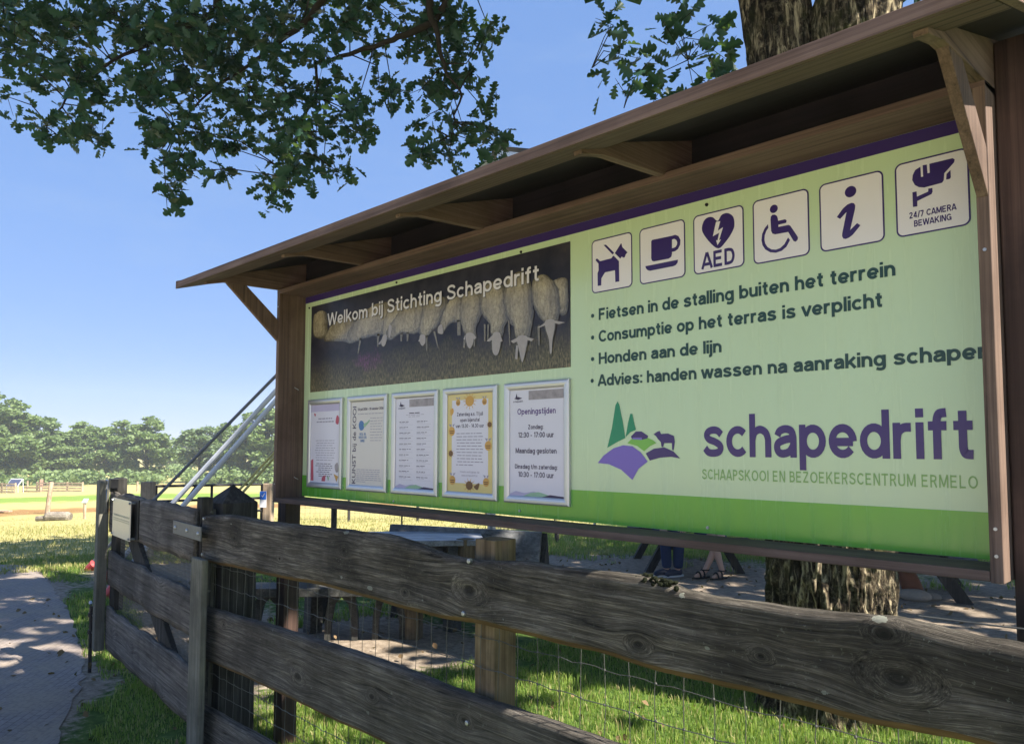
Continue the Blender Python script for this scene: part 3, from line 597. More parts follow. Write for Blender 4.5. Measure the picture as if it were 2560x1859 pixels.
for x_, y_ in ((741, 969), (740, 1192)):                                       # little hooks on the inner face of the left side
    r_ = ray(x_, y_); P_ = CW + (XL + .002 - CW[0]) / r_[0] * r_; mb = MB(ORG)
    mb.tube([P_ + np.array([.012 * math.sin(a), .010 * math.cos(a), -.012 * math.cos(a * .5)]) for a in np.linspace(0, 4.6, 10)], .0022, 6); mb.build('hook', M_STEEL, board)
for x_, z_ in ((XL - .015, 1.40), (XL - .015, 2.36), (XR + .014, 1.36), (XR + .014, 1.42), (XR + .014, 2.05)):
    MB(ORG).tube([(x_, -.155, z_), (x_, -.1592, z_)], [.0045, .004], 8).build('screw', M_STEEL, board)
# --- snap frames with posters
def snap_frame(k, xc, zc, wd=.345, ht=.462):
    x0, x1, z0, z1 = xc - wd / 2, xc + wd / 2, zc - ht / 2, zc + ht / 2
    prof = [(0, 0), (0, -.0115), (.0015, -.0135), (.006, -.0150), (.014, -.0152), (.022, -.0138), (.0275, -.0108), (.0285, -.0098), (.0285, -.004)]
    V = []; F = []
    for t, y in prof: V += [(x0 + t, y - .0004, z0 + t), (x1 - t, y - .0004, z0 + t), (x1 - t, y - .0004, z1 - t), (x0 + t, y - .0004, z1 - t)]
    for i in range(len(prof) - 1):
        for c in range(4): a = i * 4; F.append((a + c, a + (c + 1) % 4, a + 4 + (c + 1) % 4, a + 4 + c))
    fr = MB(ORG).add(V, F).build('snap_frame', M_ALU, board)
    for p in fr.data.polygons: p.use_smooth = False
    mb = MB(ORG); t = .0282; y = -.0065
    mb.box((x0 + t, y, z0 + t), (x1 - t, y + .002, z1 - t), 0)
    X = lambda u: x0 + t + u * (wd - 2 * t); Z = lambda v: z1 - t - v * (ht - 2 * t); w0 = wd - 2 * t; h0 = ht - 2 * t
    yy = y - .0006
    R = random.Random(k)
    def line(u0, u1, v, th=.006, m=3, jit=True):                # small print that reads as separate words
        u = u0
        while u < u1 - .02:
            l = min(R.uniform(.04, .13), u1 - u); flat(mb, [(X(u), Z(v)), (X(u + l), Z(v)), (X(u + l), Z(v + th)), (X(u), Z(v + th))], yy, m); u += l + .018
    def C(s, u, v, h, m=2, bold=0, wm=9): text_c(mb, s, X(u), Z(v), h, yy, m, bold, wm)
    def rect(u0, v0, u1, v1, m, d=0): flat(mb, [(X(u0), Z(v0)), (X(u1), Z(v0)), (X(u1), Z(v1)), (X(u0), Z(v1))], y - .0003 - .0002 * d, m)
    def poly(pts, m, d=1, sm=True): flat(mb, (spline([(X(u), Z(v)) for u, v in pts], 4) if sm else [(X(u), Z(v)) for u, v in pts]), y - .0003 - .0002 * d, m)
    def hills():
        poly([(0, .985), (.12, .955), (.28, .972), (.45, .952), (.62, .968), (.8, .985), (.8, 1), (0, 1)], 8, 1, False)
        poly([(.25, 1), (.4, .965), (.55, .955), (.7, .975), (.85, 1)], 9, 2, False)
        poly([(.6, 1), (.75, .975), (1, .985), (1, 1)], 2, 3, False)
    def bee(u, v, s=1.0):
        poly([(u + .05 * s * math.cos(a), v + .034 * s * math.sin(a)) for a in [i * .7854 for i in range(8)]], 6, 3)
        rect(u - .035 * s, v - .004 * s, u + .035 * s, v + .003 * s, 7, 5); rect(u - .03 * s, v + .010 * s, u + .03 * s, v + .017 * s, 7, 5)
        poly([(u - .02 * s, v - .03 * s), (u - .05 * s, v - .055 * s), (u - .005 * s, v - .05 * s)], 3, 2, False); poly([(u + .02 * s, v - .03 * s), (u + .05 * s, v - .055 * s), (u + .01 * s, v - .05 * s)], 3, 2, False)
    def flower(u, v, s=1.0):
        for i in range(10):
            a = i * .628; poly([(u + .03 * s * math.cos(a - .3), v + .02 * s * math.sin(a - .3)), (u + .11 * s * math.cos(a), v + .062 * s * math.sin(a)), (u + .03 * s * math.cos(a + .3), v + .02 * s * math.sin(a + .3))], 6, 2, False)
        poly([(u + .055 * s * math.cos(i * .7854), v + .033 * s * math.sin(i * .7854)) for i in range(8)], 7, 4)
    def logo():
        poly([(.11, .075), (.13, .03), (.15, .075)], 2, 2, False); poly([(.08, .08), (.16, .065), (.24, .08), (.16, .095)], 2, 2, False)
        text_c(mb, 'schapedrift', X(.16), Z(.118), .008, yy, 2, 0, w0 * .27)
        rect(.36, .015, .99, .10, 5, 1)
    if k == 0:
        rect(0, 0, 1, .09, 8, 0); rect(.06, .10, .94, .90, 1, 1)
        line(.26, .74, .175, .016); line(.2, .8, .215, .016)
        for i in range(9): line(.14 + R.uniform(0, .08), .86 - R.uniform(0, .1), .46 + i * .031, .008)
        for i in range(7): line(.3 - R.uniform(0, .12), .7 + R.uniform(0, .12), .755 + i * .026, .008, 2)
        poly([(.02, .72), (.1, .70), (.12, .98), (.02, .98)], 4, 2, False); poly([(.9, .15), (.97, .18), (.95, .26), (.86, .24)], 4, 2)
        poly([(.10, .11), (.17, .12), (.14, .15)], 4, 2); poly([(.42, .93), (.55, .90), (.53, .98), (.41, .98)], 4, 3, False)
        poly([(.82, .88), (.98, .91), (.92, .98)], 6, 3, False); poly([(.60, .92), (.67, .93), (.64, .97)], 9, 3); poly([(.85, .78), (.95, .74), (.98, .84), (.9, .86)], 5, 2)
    elif k == 1:
        V, F = text_shape('KUNST bij de KOOI'); a = V[:, 0].min(); b = V[:, 0].max(); L = h0 * .93
        mb.add(np.stack([X(.165) - V[:, 1] * (w0 * .105 / CAPH), np.full(len(V), yy), Z(.985) + (V[:, 0] - a) * L / (b - a)], 1), F, 2)
        mb.add(np.stack([X(.165) - V[:, 1] * (w0 * .105 / CAPH) + .001, np.full(len(V), yy - .0001), Z(.985) + .001 + (V[:, 0] - a) * L / (b - a)], 1), F, 2)
        put_text(mb, '25 juli 2026 - 18 oktober 2026', X(.22), X(.98), Z(.105), .0115, yy, 2, .0004)
        line(.22, .97, .145, .008, 3)
        poly([(.25, .28), (.30, .23), (.38, .24), (.42, .29), (.38, .34), (.29, .34)], 4, 2); poly([(.40, .27), (.5, .25), (.57, .22), (.58, .24), (.5, .28), (.42, .31)], 9, 3)
        for i, s_ in enumerate(['WOL IN', 'WEER EN', 'WIND']): C(s_, .37, .405 + .04 * i, .0125, 4, .0004)
        for i in range(9): line(.60, .97 - R.uniform(0, .06), .20 + i * .033, .007)
        for i in range(7): line(.2, .95 - R.uniform(0, .1) - (i == 6) * .4, .81 + i * .024, .007)
    elif k == 2:
        logo(); line(.36, .64, .163, .010, 2); line(.28, .74, .185, .005); line(.34, .66, .205, .005)
        for i in range(11):
            for u in (.1, .56):
                v = .26 + i * .061; line(u, u + .2 + R.uniform(0, .12), v, .006, 2); line(u, u + .16 + R.uniform(0, .1), v + .014, .004); rect(u, v + .036, u + .36, v + .0375, 3, 2)
        hills()
    elif k == 3:
        rect(.10, .06, .90, .91, 1, 1)
        for i in range(12):
            a = i * .5236; poly([(.5 + .105 * math.cos(a - .09), .075 + .062 * math.sin(a - .09)), (.5 + .16 * math.cos(a), .075 + .095 * math.sin(a)), (.5 + .105 * math.cos(a + .09), .075 + .062 * math.sin(a + .09))], 6, 3, False)
        poly([(.5 + .095 * math.cos(i * .5236), .075 + .055 * math.sin(i * .5236)) for i in range(12)], 6, 4)
        C('Zaterdag a.s. 11 juli', .5, .225, .0155, 2, .0004, w0 * .62); C('open bijenstal', .5, .285, .0155, 2, .0004, w0 * .46); C('van 13.30 - 14.30 uur', .5, .345, .0155, 2, .0004, w0 * .66)
        for i in range(11): line(.2 + R.uniform(0, .03), .8 - R.uniform(0, .04) - (i > 9) * .2, .40 + i * .032, .009, 3)
        C('Tickets verkrijgbaar via', .5, .805, .009, 3); C('www.schapedrift.nl', .5, .84, .009, 3)
        bee(.24, .085, 1); bee(.82, .09, 1); bee(.10, .38, 1.4); bee(.9, .53, 1.4); bee(.12, .885, 1.4); bee(.86, .89, 1.3)
        flower(.93, .32, .8); flower(.08, .61, .9); flower(.5, .93, 1.35); poly([(.06, .16), (.12, .14), (.14, .18), (.08, .22)], 6, 3); poly([(.6, .94), (.72, .90), (.68, .97)], 7, 3)
    else:
        logo(); C('Openingstijden', .5, .235, .0235, 4, .0005, w0 * .84); C('Zondag:', .49, .375, .0175, 2, .0004)
        C('12:30 \u2013 17:00 uur', .49, .452, .0205, 2, .0006, w0 * .80); C('Maandag gesloten', .49, .60, .0205, 2, .0006, w0 * .84)
        C('Dinsdag t/m zaterdag:', .49, .745, .0175, 2, .0004, w0 * .84); C('10:30 \u2013 17:00 uur', .49, .822, .0205, 2, .0006, w0 * .80); hills()
    base = [M_PAPER, M_PAPERC, M_PAPER, M_PAPERY, M_PAPER][k]
    inks = [base, M_PAPER, M_INK, M_INKG, [M_INKR, M_INKB, M_INKB, M_INKBR, M_INKP][k], M_PRINTG, M_INKO, M_INKBR, [plain('poster_lilac', (.50, .46, .62), .5), M_INKGR][0], M_INKGR]
    mb.build('poster', inks, fr)
FC = [(-1.829, 0), (-1.436, 0), (-1.051, 0), (-.670, 0), (-.283, 0)]
zt_ = onY(740 + 1690 * .30864, 930 + 95 * .30864, -.0124)[2]; zb_ = onY(740 + 1678 * .30864, 930 + 1050 * .30864, -.0124)[2]
for k, (xc, _) in enumerate(FC): snap_frame(k, xc, (zt_ + zb_) / 2, .345, zt_ - zb_)

# --- timber of the board
MB(ORG).box((XL - .030, -.157, 1.302), (XL - .0005, .016, 2.452)).build('side_board', M_SIGNZ, board, .002)
MB(ORG).box((XR + .0005, -.157, 1.300), (XR + .027, .016, 2.47)).build('side_board', M_SIGNZ, board, .002)
MB(ORG).box((XL, -.1575, 1.3025), (XR, .0, 1.3265)).build('shelf_board', M_SIGNX, board, .002)
MB(ORG).box((XL - .03, -.1575, 2.4305), (XR + .027, .016, 2.454)).build('header_board', M_SIGNX, board, .002)
MB(ORG).box((XL - .122, -.08, 0), (XL - .032, .01, 2.56)).build('leg', M_LEG, board, .004)
MB(ORG).box((XR + .029, -.08, 0), (XR + .119, .01, 2.56)).build('leg', M_LEG, board, .004)
YF, ZF, SL = -.628, 2.434, .30
zu = lambda y: ZF + SL * (y - YF)
RX = [XL - .03, onY(650 * 1.1287, 557 * 1.1287, -.5)[0], onY(905 * 1.1287, 466 * 1.1287, -.5)[0], onY(1300 * 1.1287, 322 * 1.1287, -.5)[0], XR + .0]
for i, x in enumerate(RX):
    tl = -.0082 * (x + 2.215); zt_r = lambda y: zu(y) + tl
    poly_ = [(x, 0, 2.4555), (x, -.46, 2.4485 + tl), (x, -.555, 2.425 + tl), (x, -.565, zt_r(-.565) - .0005), (x, .25, zt_r(.25) - .0005), (x, .25, 2.56), (x, 0, 2.56)]
    MB(ORG).prism(poly_, (.028, 0, 0)).build('rafter', M_SIGNY, board, .0015)
def brace(x):
    MB(ORG).prism([(x, -.45, 2.447), (x, -.345, 2.4495), (x, -.159, 2.285), (x, -.159, 2.172)], (.024, 0, 0)).build('brace', M_SIGNZ, board, .002)
MB(ORG).box((XL - .028, .0, 2.4545), (XR + .026, .016, 2.62)).build('back_board', M_ROOF, board)
brace(XL - .030); brace(XR + .002)
RX0, RX1 = -2.215, 1.405; TILT = -.0082                   # the front of the roof sinks slightly to the right
def slab(y0, y1, t0, t1, name, mat, x0=RX0, x1=RX1):
    MB(ORG).prism([(x0, y0, zu(y0) + t0), (x0, y1, zu(y1) + t0), (x0, y1, zu(y1) + t1), (x0, y0, zu(y0) + t1)], (x1 - x0, 0, TILT * (x1 - x0))).build(name, mat, board, .0015)
slab(YF + .001, .42, 0, .018, 'roof_deck', M_ROOF)
slab(YF + .001, YF + .17, -.019, -.0005, 'soffit_board', M_SIGNX, RX0 + .001, RX1 - .001)
MB(ORG).prism([(RX0 - .002, YF - .02, ZF - .024), (RX0 - .002, YF, ZF - .018), (RX0 - .002, YF, ZF + .016), (RX0 - .002, YF - .02, ZF + .010)], (RX1 - RX0 + .004, 0, TILT * (RX1 - RX0 + .004))).build('fascia_board', M_SIGNX, board, .002)
for x in (RX0 - .022, RX1 + .003):
    tl = TILT * (x - RX0)
    MB(ORG).prism([(x, YF - .02, ZF - .026 + tl), (x, .42, zu(.42) - .022 + tl), (x, .42, zu(.42) + .024 + tl), (x, YF - .02, ZF + .014 + tl)], (.019, 0, 0)).build('barge_board', M_SIGNY, board, .0015)

# ================================================================== PLANK FENCE
FORG = (-.4, -.45, 0)
fence = thing('plank_fence', 'weathered plank fence with lichen and wire netting in front of the notice board', 'fence', FORG)
def rail(tops, bots, seed, mats, x0=-2.215, x1=2.3, yf=-.49, th=.055, name='rail'):
    xs = np.arange(x0, x1, .014); tx, tz = zip(*tops); bx, bz = zip(*bots)
    rs = np.random.RandomState(seed)
    zt = np.interp(xs, tx, tz); zb = np.interp(xs, bx, bz)
    for _ in range(3): zt = np.convolve(np.pad(zt, 2, 'edge'), np.ones(5) / 5, 'valid'); zb = np.convolve(np.pad(zb, 2, 'edge'), np.ones(5) / 5, 'valid')
    nz = lambda k, sc, a: (fbm(np.stack([xs * sc, np.full(len(xs), k * 3.7 + seed), np.zeros(len(xs))], 1)) - .5) * a
    zt = zt + nz(1, 9, .009); zb = zb + nz(2, 7, .009)
    rows = [(.030, 'b', 0), (.012, 'b', .006), (.003, 'b', .020)] + [(0, 'f', u) for u in np.linspace(.12, .9, 14)] + [(.003, 't', -.010), (.012, 't', -.003), (th * .5, 't', 0), (th - .012, 't', -.002), (th, 't', -.012), (th, 'b', .012), (th - .012, 'b', 0)]
    V = []; n = len(rows)
    for i, x in enumerate(xs):
        for y, k, a in rows:
            z = zb[i] + a if k == 'b' else zt[i] + a if k == 't' else zb[i] + a * (zt[i] - zb[i])
            V.append((x, yf + y, z))
    V = np.array(V); fr = np.tile(np.array([1.0 if r[1] == 'f' or (r[0] < .02) else .3 for r in rows]), len(xs))
    d = (fbm(np.stack([V[:, 0] * 3, V[:, 2] * 60, V[:, 1] * 9 + seed], 1), 4) - .5) * .012 + (fbm(np.stack([V[:, 0] * 2, V[:, 2] * 7, V[:, 1] + seed], 1), 3) - .5) * .022
    V[:, 1] += d * fr; V[:, 2] += (fbm(V * 25 + seed, 2) - .5) * .004
    F = []; mt = []
    for i in range(len(xs) - 1):
        for j in range(n):
            F.append((i * n + j, (i + 1) * n + j, (i + 1) * n + (j + 1) % n, i * n + (j + 1) % n)); mt.append(1 if j in (0, n - 1) or j == 1 else 0)
    F.append(tuple(range(n))); mt.append(0); F.append(tuple((len(xs) - 1) * n + k for k in range(n))[::-1]); mt.append(0)
    mb = MB(FORG); mb.add(V, F); mb.m = mt
    return mb.build(name, mats, fence, smooth=True)
rail([(-2.221, 1.245), (-1.875, 1.268), (-1.461, 1.262), (-1.218, 1.270), (-.565, 1.279), (-.42, 1.266), (-.3, 1.24), (-.116, 1.238), (.109, 1.256), (.371, 1.259), (.581, 1.268), (.68, 1.243), (.921, 1.244), (1.052, 1.249), (1.169, 1.261), (1.266, 1.246), (1.389, 1.244), (2.4, 1.25)],
     [(-2.215, 1.006), (-1.365, 1.022), (-1.031, 1.032), (-.263, 1.022), (-.088, 1.036), (.416, 1.039), (.615, 1.028), (.888, 1.034), (1.11, 1.031), (1.261, 1.042), (2.4, 1.03)], 3, [M_RAIL, M_WANE])
rail([(-2.219, .782), (-1.6, .80), (-1.023, .814), (-.531, .819), (-.2, .808), (.044, .811), (.359, .814), (2.4, .81)],
     [(-2.201, .51), (-1.607, .531), (-1.013, .525), (-.624, .531), (.3, .53), (2.4, .53)], 11, [M_RAIL2, M_WANE])
rail([(-2.185, .288), (-1.461, .298), (-.8, .29), (.2, .30), (2.4, .29)], [(-2.2, .05), (-1, .06), (2.4, .05)], 19, [M_RAIL2, M_WANE])
# posts
def post(cx, cy, w_, d_, zt, mat, name='post', cap=None, seed=0, rz=0.0):
    zs = np.linspace(0, zt, 60); n = 28; V = []; F = []
    for z in zs:
        for k in range(n):
            a = 2 * math.pi * (k + .5) / n; c, s_ = math.cos(a), math.sin(a); r = 1 / max(abs(c), abs(s_)); r = r ** .86
            V.append((c * r * w_ / 2, s_ * r * d_ / 2, z))
    V = np.array(V); nn = (fbm(np.stack([V[:, 0] * 40, V[:, 1] * 40, V[:, 2] * 1.5 + seed], 1), 3) - .5) * .018
    rad = np.hypot(V[:, 0], V[:, 1]); V[:, 0] *= 1 + nn / rad; V[:, 1] *= 1 + nn / rad
    c, s_ = math.cos(rz), math.sin(rz); V[:, :2] = V[:, :2] @ np.array([[c, s_], [-s_, c]])
    V[:, 0] += cx; V[:, 1] += cy
    for i in range(len(zs) - 1):
        for k in range(n): F.append((i * n + k, i * n + (k + 1) % n, (i + 1) * n + (k + 1) % n, (i + 1) * n + k))
    L = len(V); b = (len(zs) - 1) * n; V = np.vstack([V, [(cx, cy, zt + (cap or .003))]])
    for k in range(n): F.append((b + k, b + (k + 1) % n, L))
    return MB(FORG).add(V, F).build(name, mat, fence)
post(-.12, -.372, .100, .10, 1.296, M_LPOST, seed=2)
post(1.95, -.345, .155, .15, 1.30, M_LPOST, seed=5)
post(-2.285, -.295, .215, .205, 1.30, M_DPOST, 'pointed_post', .095, 9)
MB(FORG).box((-2.322, -.436, .02), (-2.242, -.402, 1.27)).build('batten', M_GPOST, fence, .004)
# netting
mb = MB(FORG); rs = random.Random(4); yw = -.4305
hz = [1.13, .985, .89, .66, .44, .355, .2, .08]
for z in hz:
    pts = [(x, yw + rs.uniform(-.002, .002), z + rs.uniform(-.004, .004)) for x in np.arange(-2.2, 2.3, .0425)]; mb.tube(pts, .0014, 5)
mb.tube([(x, yw - .01 + .004 * math.sin(x * 31), 1.268 + .006 * math.sin(x * 9)) for x in np.arange(1.20, 2.3, .03)], .0018, 6)
for i, x in enumerate(np.arange(-2.17, 2.3, .085)):
    pts = [(x + rs.uniform(-.004, .004) + .012 * (z - .7), yw + rs.uniform(-.002, .002), z) for z in np.linspace(.04, 1.21, 15)]; mb.tube(pts, .0012, 5)
    for z in hz: mb.blob((x + .012 * (z - .7), yw, z), (.0042, .0035, .0042), 6, 4)
mb.build('wire_netting', M_WIRE, fence)
for x_, y_ in [(1172, 1402), (1158, 1533), (509, 1296), (505, 1385), (501, 1527), (500, 1635), (1167, 1806)]:
    p = onY(x_, y_, -.493); mb = MB(FORG); mb.tube([(p[0], p[1] + .01, p[2]), (p[0], p[1] - .002, p[2]), (p[0], p[1] - .004, p[2])], [.008, .008, .005], 9); mb.build('nail', M_STEEL, fence)
# a clump of moss and cut knots on the top rail
p = onY(1632, 1447, -.47); mb = MB(FORG); rs = random.Random(8)
for k in range(90): mb.blob((p[0] + rs.gauss(0, .028), p[1] + rs.uniform(-.015, .02), p[2] - .012 + abs(rs.gauss(0, .007))), (rs.uniform(.005, .011), rs.uniform(.005, .011), rs.uniform(.004, .008)), 6, 4)
mb.build('moss_clump', plain('dark_moss', (.010, .012, .006), .95, .1, 0, 0, .5, 60), fence)
# ================================================================== GATE
GA = np.array([-2.315, -.485]); GB = np.array([-4.19, -.32]); GL = np.linalg.norm(GB - GA)
gate = thing('plank_gate', 'grey plank gate with diagonal brace, wire mesh and a cream plate', 'gate', (GA[0], GA[1], 0), math.atan2(GB[1] - GA[1], GB[0] - GA[0]) - math.pi)
# local frame: x from hinge (0) towards the latch (-GL); front face towards -y
def gboard(z0, z1, seed, x0=-GL + .02, x1=.075):
    xs = np.arange(x0, x1 + .001, (x1 - x0) / 70); n = 14; V = []; F = []
    a_ = (fbm(np.stack([xs * 5, xs * 0 + seed, xs * 0], 1)) - .5) * .05; b_ = (fbm(np.stack([xs * 5, xs * 0 + seed + 9, xs * 0], 1)) - .5) * .04
    for i, x in enumerate(xs):
        zt = z1 + a_[i]; zb = z0 + b_[i]
        for u in np.linspace(0, 1, 7): V.append((x, -.024 + (.004 if u in (0, 1) else 0), zb + (zt - zb) * u))
        for u in np.linspace(1, 0, 7): V.append((x, .0, zb + (zt - zb) * u))
    V = np.array(V); V[:, 1] += (fbm(np.stack([V[:, 0] * 3, V[:, 2] * 50, V[:, 1] + seed], 1), 3) - .5) * .006
    for i in range(len(xs) - 1):
        for j in range(n): F.append((i * n + j, (i + 1) * n + j, (i + 1) * n + (j + 1) % n, i * n + (j + 1) % n))
    F += [tuple(range(n)), tuple((len(xs) - 1) * n + k for k in range(n))[::-1]]
    return MB().add(V, F).build('board', M_GATE, gate, smooth=True)
gboard(1.00, 1.275, 1); gboard(.62, .855, 5); gboard(.185, .47, 8)
MB().box((.02, .002, .10), (.105, .06, 1.335)).build('stile', M_DPOST, gate, .006)
MB().prism([(-GL - .035, -.095, .17), (-GL + .04, -.095, .17), (-GL + .045, -.095, 1.34), (-GL + .02, -.095, 1.365), (-GL - .05, -.095, 1.36), (-GL - .062, -.095, 1.33)], (0, .066, 0)).build('latch_stile', M_GPOST, gate, .006)
MB().box((-GL - .02, .004, .45), (-GL + .11, .07, 1.375)).build('latch_stile', M_DPOST, gate, .008)
MB().bar((-GL + .30, .018, 1.16), (-.10, .018, .22), .030, .155, (0, 0, 1)).build('diagonal_brace', M_DPOST, gate, .004)
mb = MB()
for x in np.arange(-GL + .05, -.05, .0235): mb.tube([(x, .038, .2), (x, .038, 1.24)], .0016, 4)
for z in np.arange(.2, 1.24, .0235): mb.tube([(-GL + .05, .0395, z), (-.05, .0395, z)], .0016, 4)
mb.build('wire_mesh', M_WIRE, gate)
def gx(px, off=.0): # local x on the gate's face for a photo column
    r = ray(px, 1300); d = nrm(np.append(GB - GA, 0)); nn = np.array([-d[1], d[0], 0]); g0 = np.array([GA[0], GA[1], 0]) + nn * off
    P = CW + ((g0 - CW) @ nn) / (r @ nn) * r; return -((P - g0) @ d)
mb = MB(); mb.box((gx(433, .0345), -.0345, 1.125), (gx(502, .0345), -.0272, 1.195), 0)
hs = mb.build('hinge_strap', plain('dull_zinc', (.17, .17, .16), .55, .4, .3, 0, .25, 30), gate, .001)
for x in (gx(439, .036), gx(468, .036), gx(496, .036)): MB().blob((x, -.0355, 1.16), (.012, .009, .012), 10, 6).build('bolt', M_STEEL, hs, smooth=True)
xa, xb = gx(306), gx(352)
sa, sb = gx(480, .058), gx(508, .058)
MB().box((sa, -.058, .04), (sb, -.0262, 1.045)).build('stile', M_GPOST, gate, .006)
MB().box((xa - .005, -.032, 1.015), (xb + .07, -.0255, 1.262)).build('sign_backing', M_BLACK, gate)
pl = MB().box((xa, -.062, 1.00), (xb, -.057, 1.252)).build('sign_plate', M_PLATE, gate, .001)
mb = MB(); rs = random.Random(2)
for r0, (z, h) in enumerate([(1.138, .012), (1.118, .007), (1.106, .006)]):
    x = xa + .025
    while x < xb - .03: l = rs.uniform(.015, .045); mb.box((x, -.0633, z), (min(x + l, xb - .02), -.0624, z + h)); x += l + .008
mb.build('plate_text', plain('faded_plate_ink', (.50, .47, .33), .5), pl)
for x in (xa + .012, xb - .012):
    for z in (1.014, 1.238): MB().tube([(x, -.030, z), (x, -.072, z)], .007, 8).build('stand_off', M_STEEL, pl)
lx = -GL + .115
mb = MB(); mb.box((lx, -.045, 1.28), (lx + .028, -.02, 1.375), 0); mb.box((lx + .028, -.06, 1.31), (lx + .095, -.01, 1.375), 0); mb.build('latch_bracket', M_BLACK, gate, .002)
mb = MB(); mb.tube([(lx + .02, -.05, 1.355), (lx - .09, -.05, 1.36), (lx - .12, -.05, 1.345), (lx - .122, -.05, 1.31), (lx - .10, -.05, 1.30)], .0065, 8); mb.bar((lx - .085, -.05, 1.33), (lx - .062, -.05, 1.13), .006, .03, (1, 0, 0)); mb.tube([(lx - .02, -.05, 1.355), (lx - .02, -.05, 1.30), (lx + .015, -.05, 1.30)], .004, 6)
mb.build('latch_hook', M_STEEL, gate, smooth=True)
mb = MB(); rx = -GL - .115
mb.tube([(rx - .05, -.09, .475), (rx - .03, -.09, .485), (rx - .01, -.09, .47)], .010, 8, 1); mb.tube([(rx, -.09, .46), (rx + .02, -.09, .0)], .0125, 10, 0)
for z in (.40, .28): mb.bar((rx - .02, -.075, z), (-GL - .03, -.075, z), .03, .012); mb.tube([(rx + .004, -.09, z - .015), (rx + .004, -.09, z + .015)], .02, 10)
mb.build('drop_bolt', [M_BLACK, M_STEEL], gate)
MB().box((.045, .012, .86), (.075, .03, .97)).build('cable_clip', M_STEEL, gate, .002)

# ================================================================== GROUND
def grass_tex(t, v):
    n1 = t.noise(v, .9, 5, .6); n2 = t.noise(v, 14, 5, .65); n3 = t.noise(v, 70, 3, .6); return n1, n2, n3
def ground_material():
    t = NT('ground_soil_and_grass'); v = t.coord()
    n1, n2, n3 = grass_tex(t, v)
    def attr(nm): a = t.n('Attribute', attribute_name=nm); return a.outputs['Fac']
    sand = t.ramp(n2, [(.3, (.15, .118, .085)), (.5, (.235, .19, .145)), (.7, (.33, .275, .215))])
    sand = t.mix(t.ramp(n3, [(.28, .6), (.42, 0.)]), sand, (.09, .07, .05))
    green = t.ramp(n2, [(.3, (.030, .055, .012)), (.5, (.065, .115, .022)), (.72, (.13, .18, .045))])
    dry = t.ramp(n2, [(.3, (.25, .225, .080)), (.5, (.37, .325, .13)), (.7, (.46, .40, .20))])
    brown = t.ramp(n2, [(.3, (.18, .095, .035)), (.55, (.27, .155, .062)), (.75, (.33, .23, .10))])
    lush = t.ramp(n2, [(.3, (.11, .18, .028)), (.6, (.19, .28, .05))])
    nz = t.math('MULTIPLY', t.math('SUBTRACT', n1, .5), 1.1); nz2 = t.math('MULTIPLY', t.math('SUBTRACT', n2, .5), .9)
    def mask(nm):
        m = t.n('MapRange'); t.l(t.math('ADD', t.math('ADD', attr(nm), nz), nz2), m.inputs[0]); m.inputs[1].default_value = .40; m.inputs[2].default_value = .60; return m.outputs[0]
    c = t.mix(mask('sand'), green, sand)
    c = t.mix(mask('dry'), c, dry); c = t.mix(mask('lush'), c, lush); c = t.mix(mask('brown'), c, brown)
    c = t.mix(mask('bounce_ground'), c, (.50, .43, .33))
    t.col(c); t.bump(t.math('ADD', t.math('MULTIPLY', n3, .5), n2), .6, .03); return t.fin(.95, .1)
M_GROUND = ground_material()
rr_ = np.concatenate([np.arange(.3, 16, .10), np.geomspace(16, 170, 150), np.geomspace(185, 3200, 22)])
na = 560; aa = np.linspace(0, 2 * math.pi, na, endpoint=False)
RRg, AAg = np.meshgrid(rr_, aa, indexing='ij')
gx_ = CW[0] + RRg * np.cos(AAg); gy_ = CW[1] + RRg * np.sin(AAg)
near = np.clip((14 - RRg) / 6, 0, 1)
PATH = [onZ(x, y, 0)[:2] for x, y in [(-700, 1405), (0, 1412), (60, 1413), (102, 1432), (140, 1480), (165, 1515), (187, 1560), (203, 1615), (214, 1668), (200, 1720), (175, 1780), (130, 1859), (20, 2000), (-300, 2400), (-900, 2400)]]
PATH = np.array(PATH)
def inside(px, py, poly):
    r = np.zeros(px.shape, bool); n = len(poly)
    for i in range(n):
        x0, y0 = poly[i]; x1, y1 = poly[(i + 1) % n]
        c = ((y0 > py) != (y1 > py)) & (px < (x1 - x0) * (py - y0) / (y1 - y0 + 1e-12) + x0); r ^= c
    return r
def polydist(px, py, poly):
    d = np.full(px.shape, 1e9); n = len(poly)
    for i in range(n):
        a = poly[i]; b = poly[(i + 1) % n]; ab = b - a
        t = np.clip(((px - a[0]) * ab[0] + (py - a[1]) * ab[1]) / (ab @ ab), 0, 1)
        d = np.minimum(d, np.hypot(px - a[0] - t * ab[0], py - a[1] - t * ab[1]))
    return d
gz_ = terrain(gx_, gy_) + (fbm(np.stack([gx_ * 1.7, gy_ * 1.7, gx_ * 0], -1), 3) - .5) * .035 * near * np.clip(np.where(inside(gx_, gy_, PATH), 0, polydist(gx_, gy_, PATH) - .12) / .4, 0, 1) + (fbm(np.stack([gx_ * .06, gy_ * .06, gx_ * 0 + 4], -1), 3) - .5) * .5 * np.clip((RRg - 20) / 30, 0, 1) * np.clip((150 - RRg) / 80, .0, 1)
def ell(x, y, cx, cy, a, b, rot=0):                          # 1 inside, 0 well outside
    c, s_ = math.cos(rot), math.sin(rot); u = ((x - cx) * c + (y - cy) * s_) / a; v = (-(x - cx) * s_ + (y - cy) * c) / b
    return np.clip(1.5 - np.hypot(u, v), 0, 1)
pd = polydist(gx_, gy_, PATH)
vz = RRg * 1.0
sand = np.clip(1.0 - pd / .55, 0, 1) * .75
sand = np.maximum(sand, ell(gx_, gy_, -7.6, 1.3, 3.2, .9, -.3) * .9)
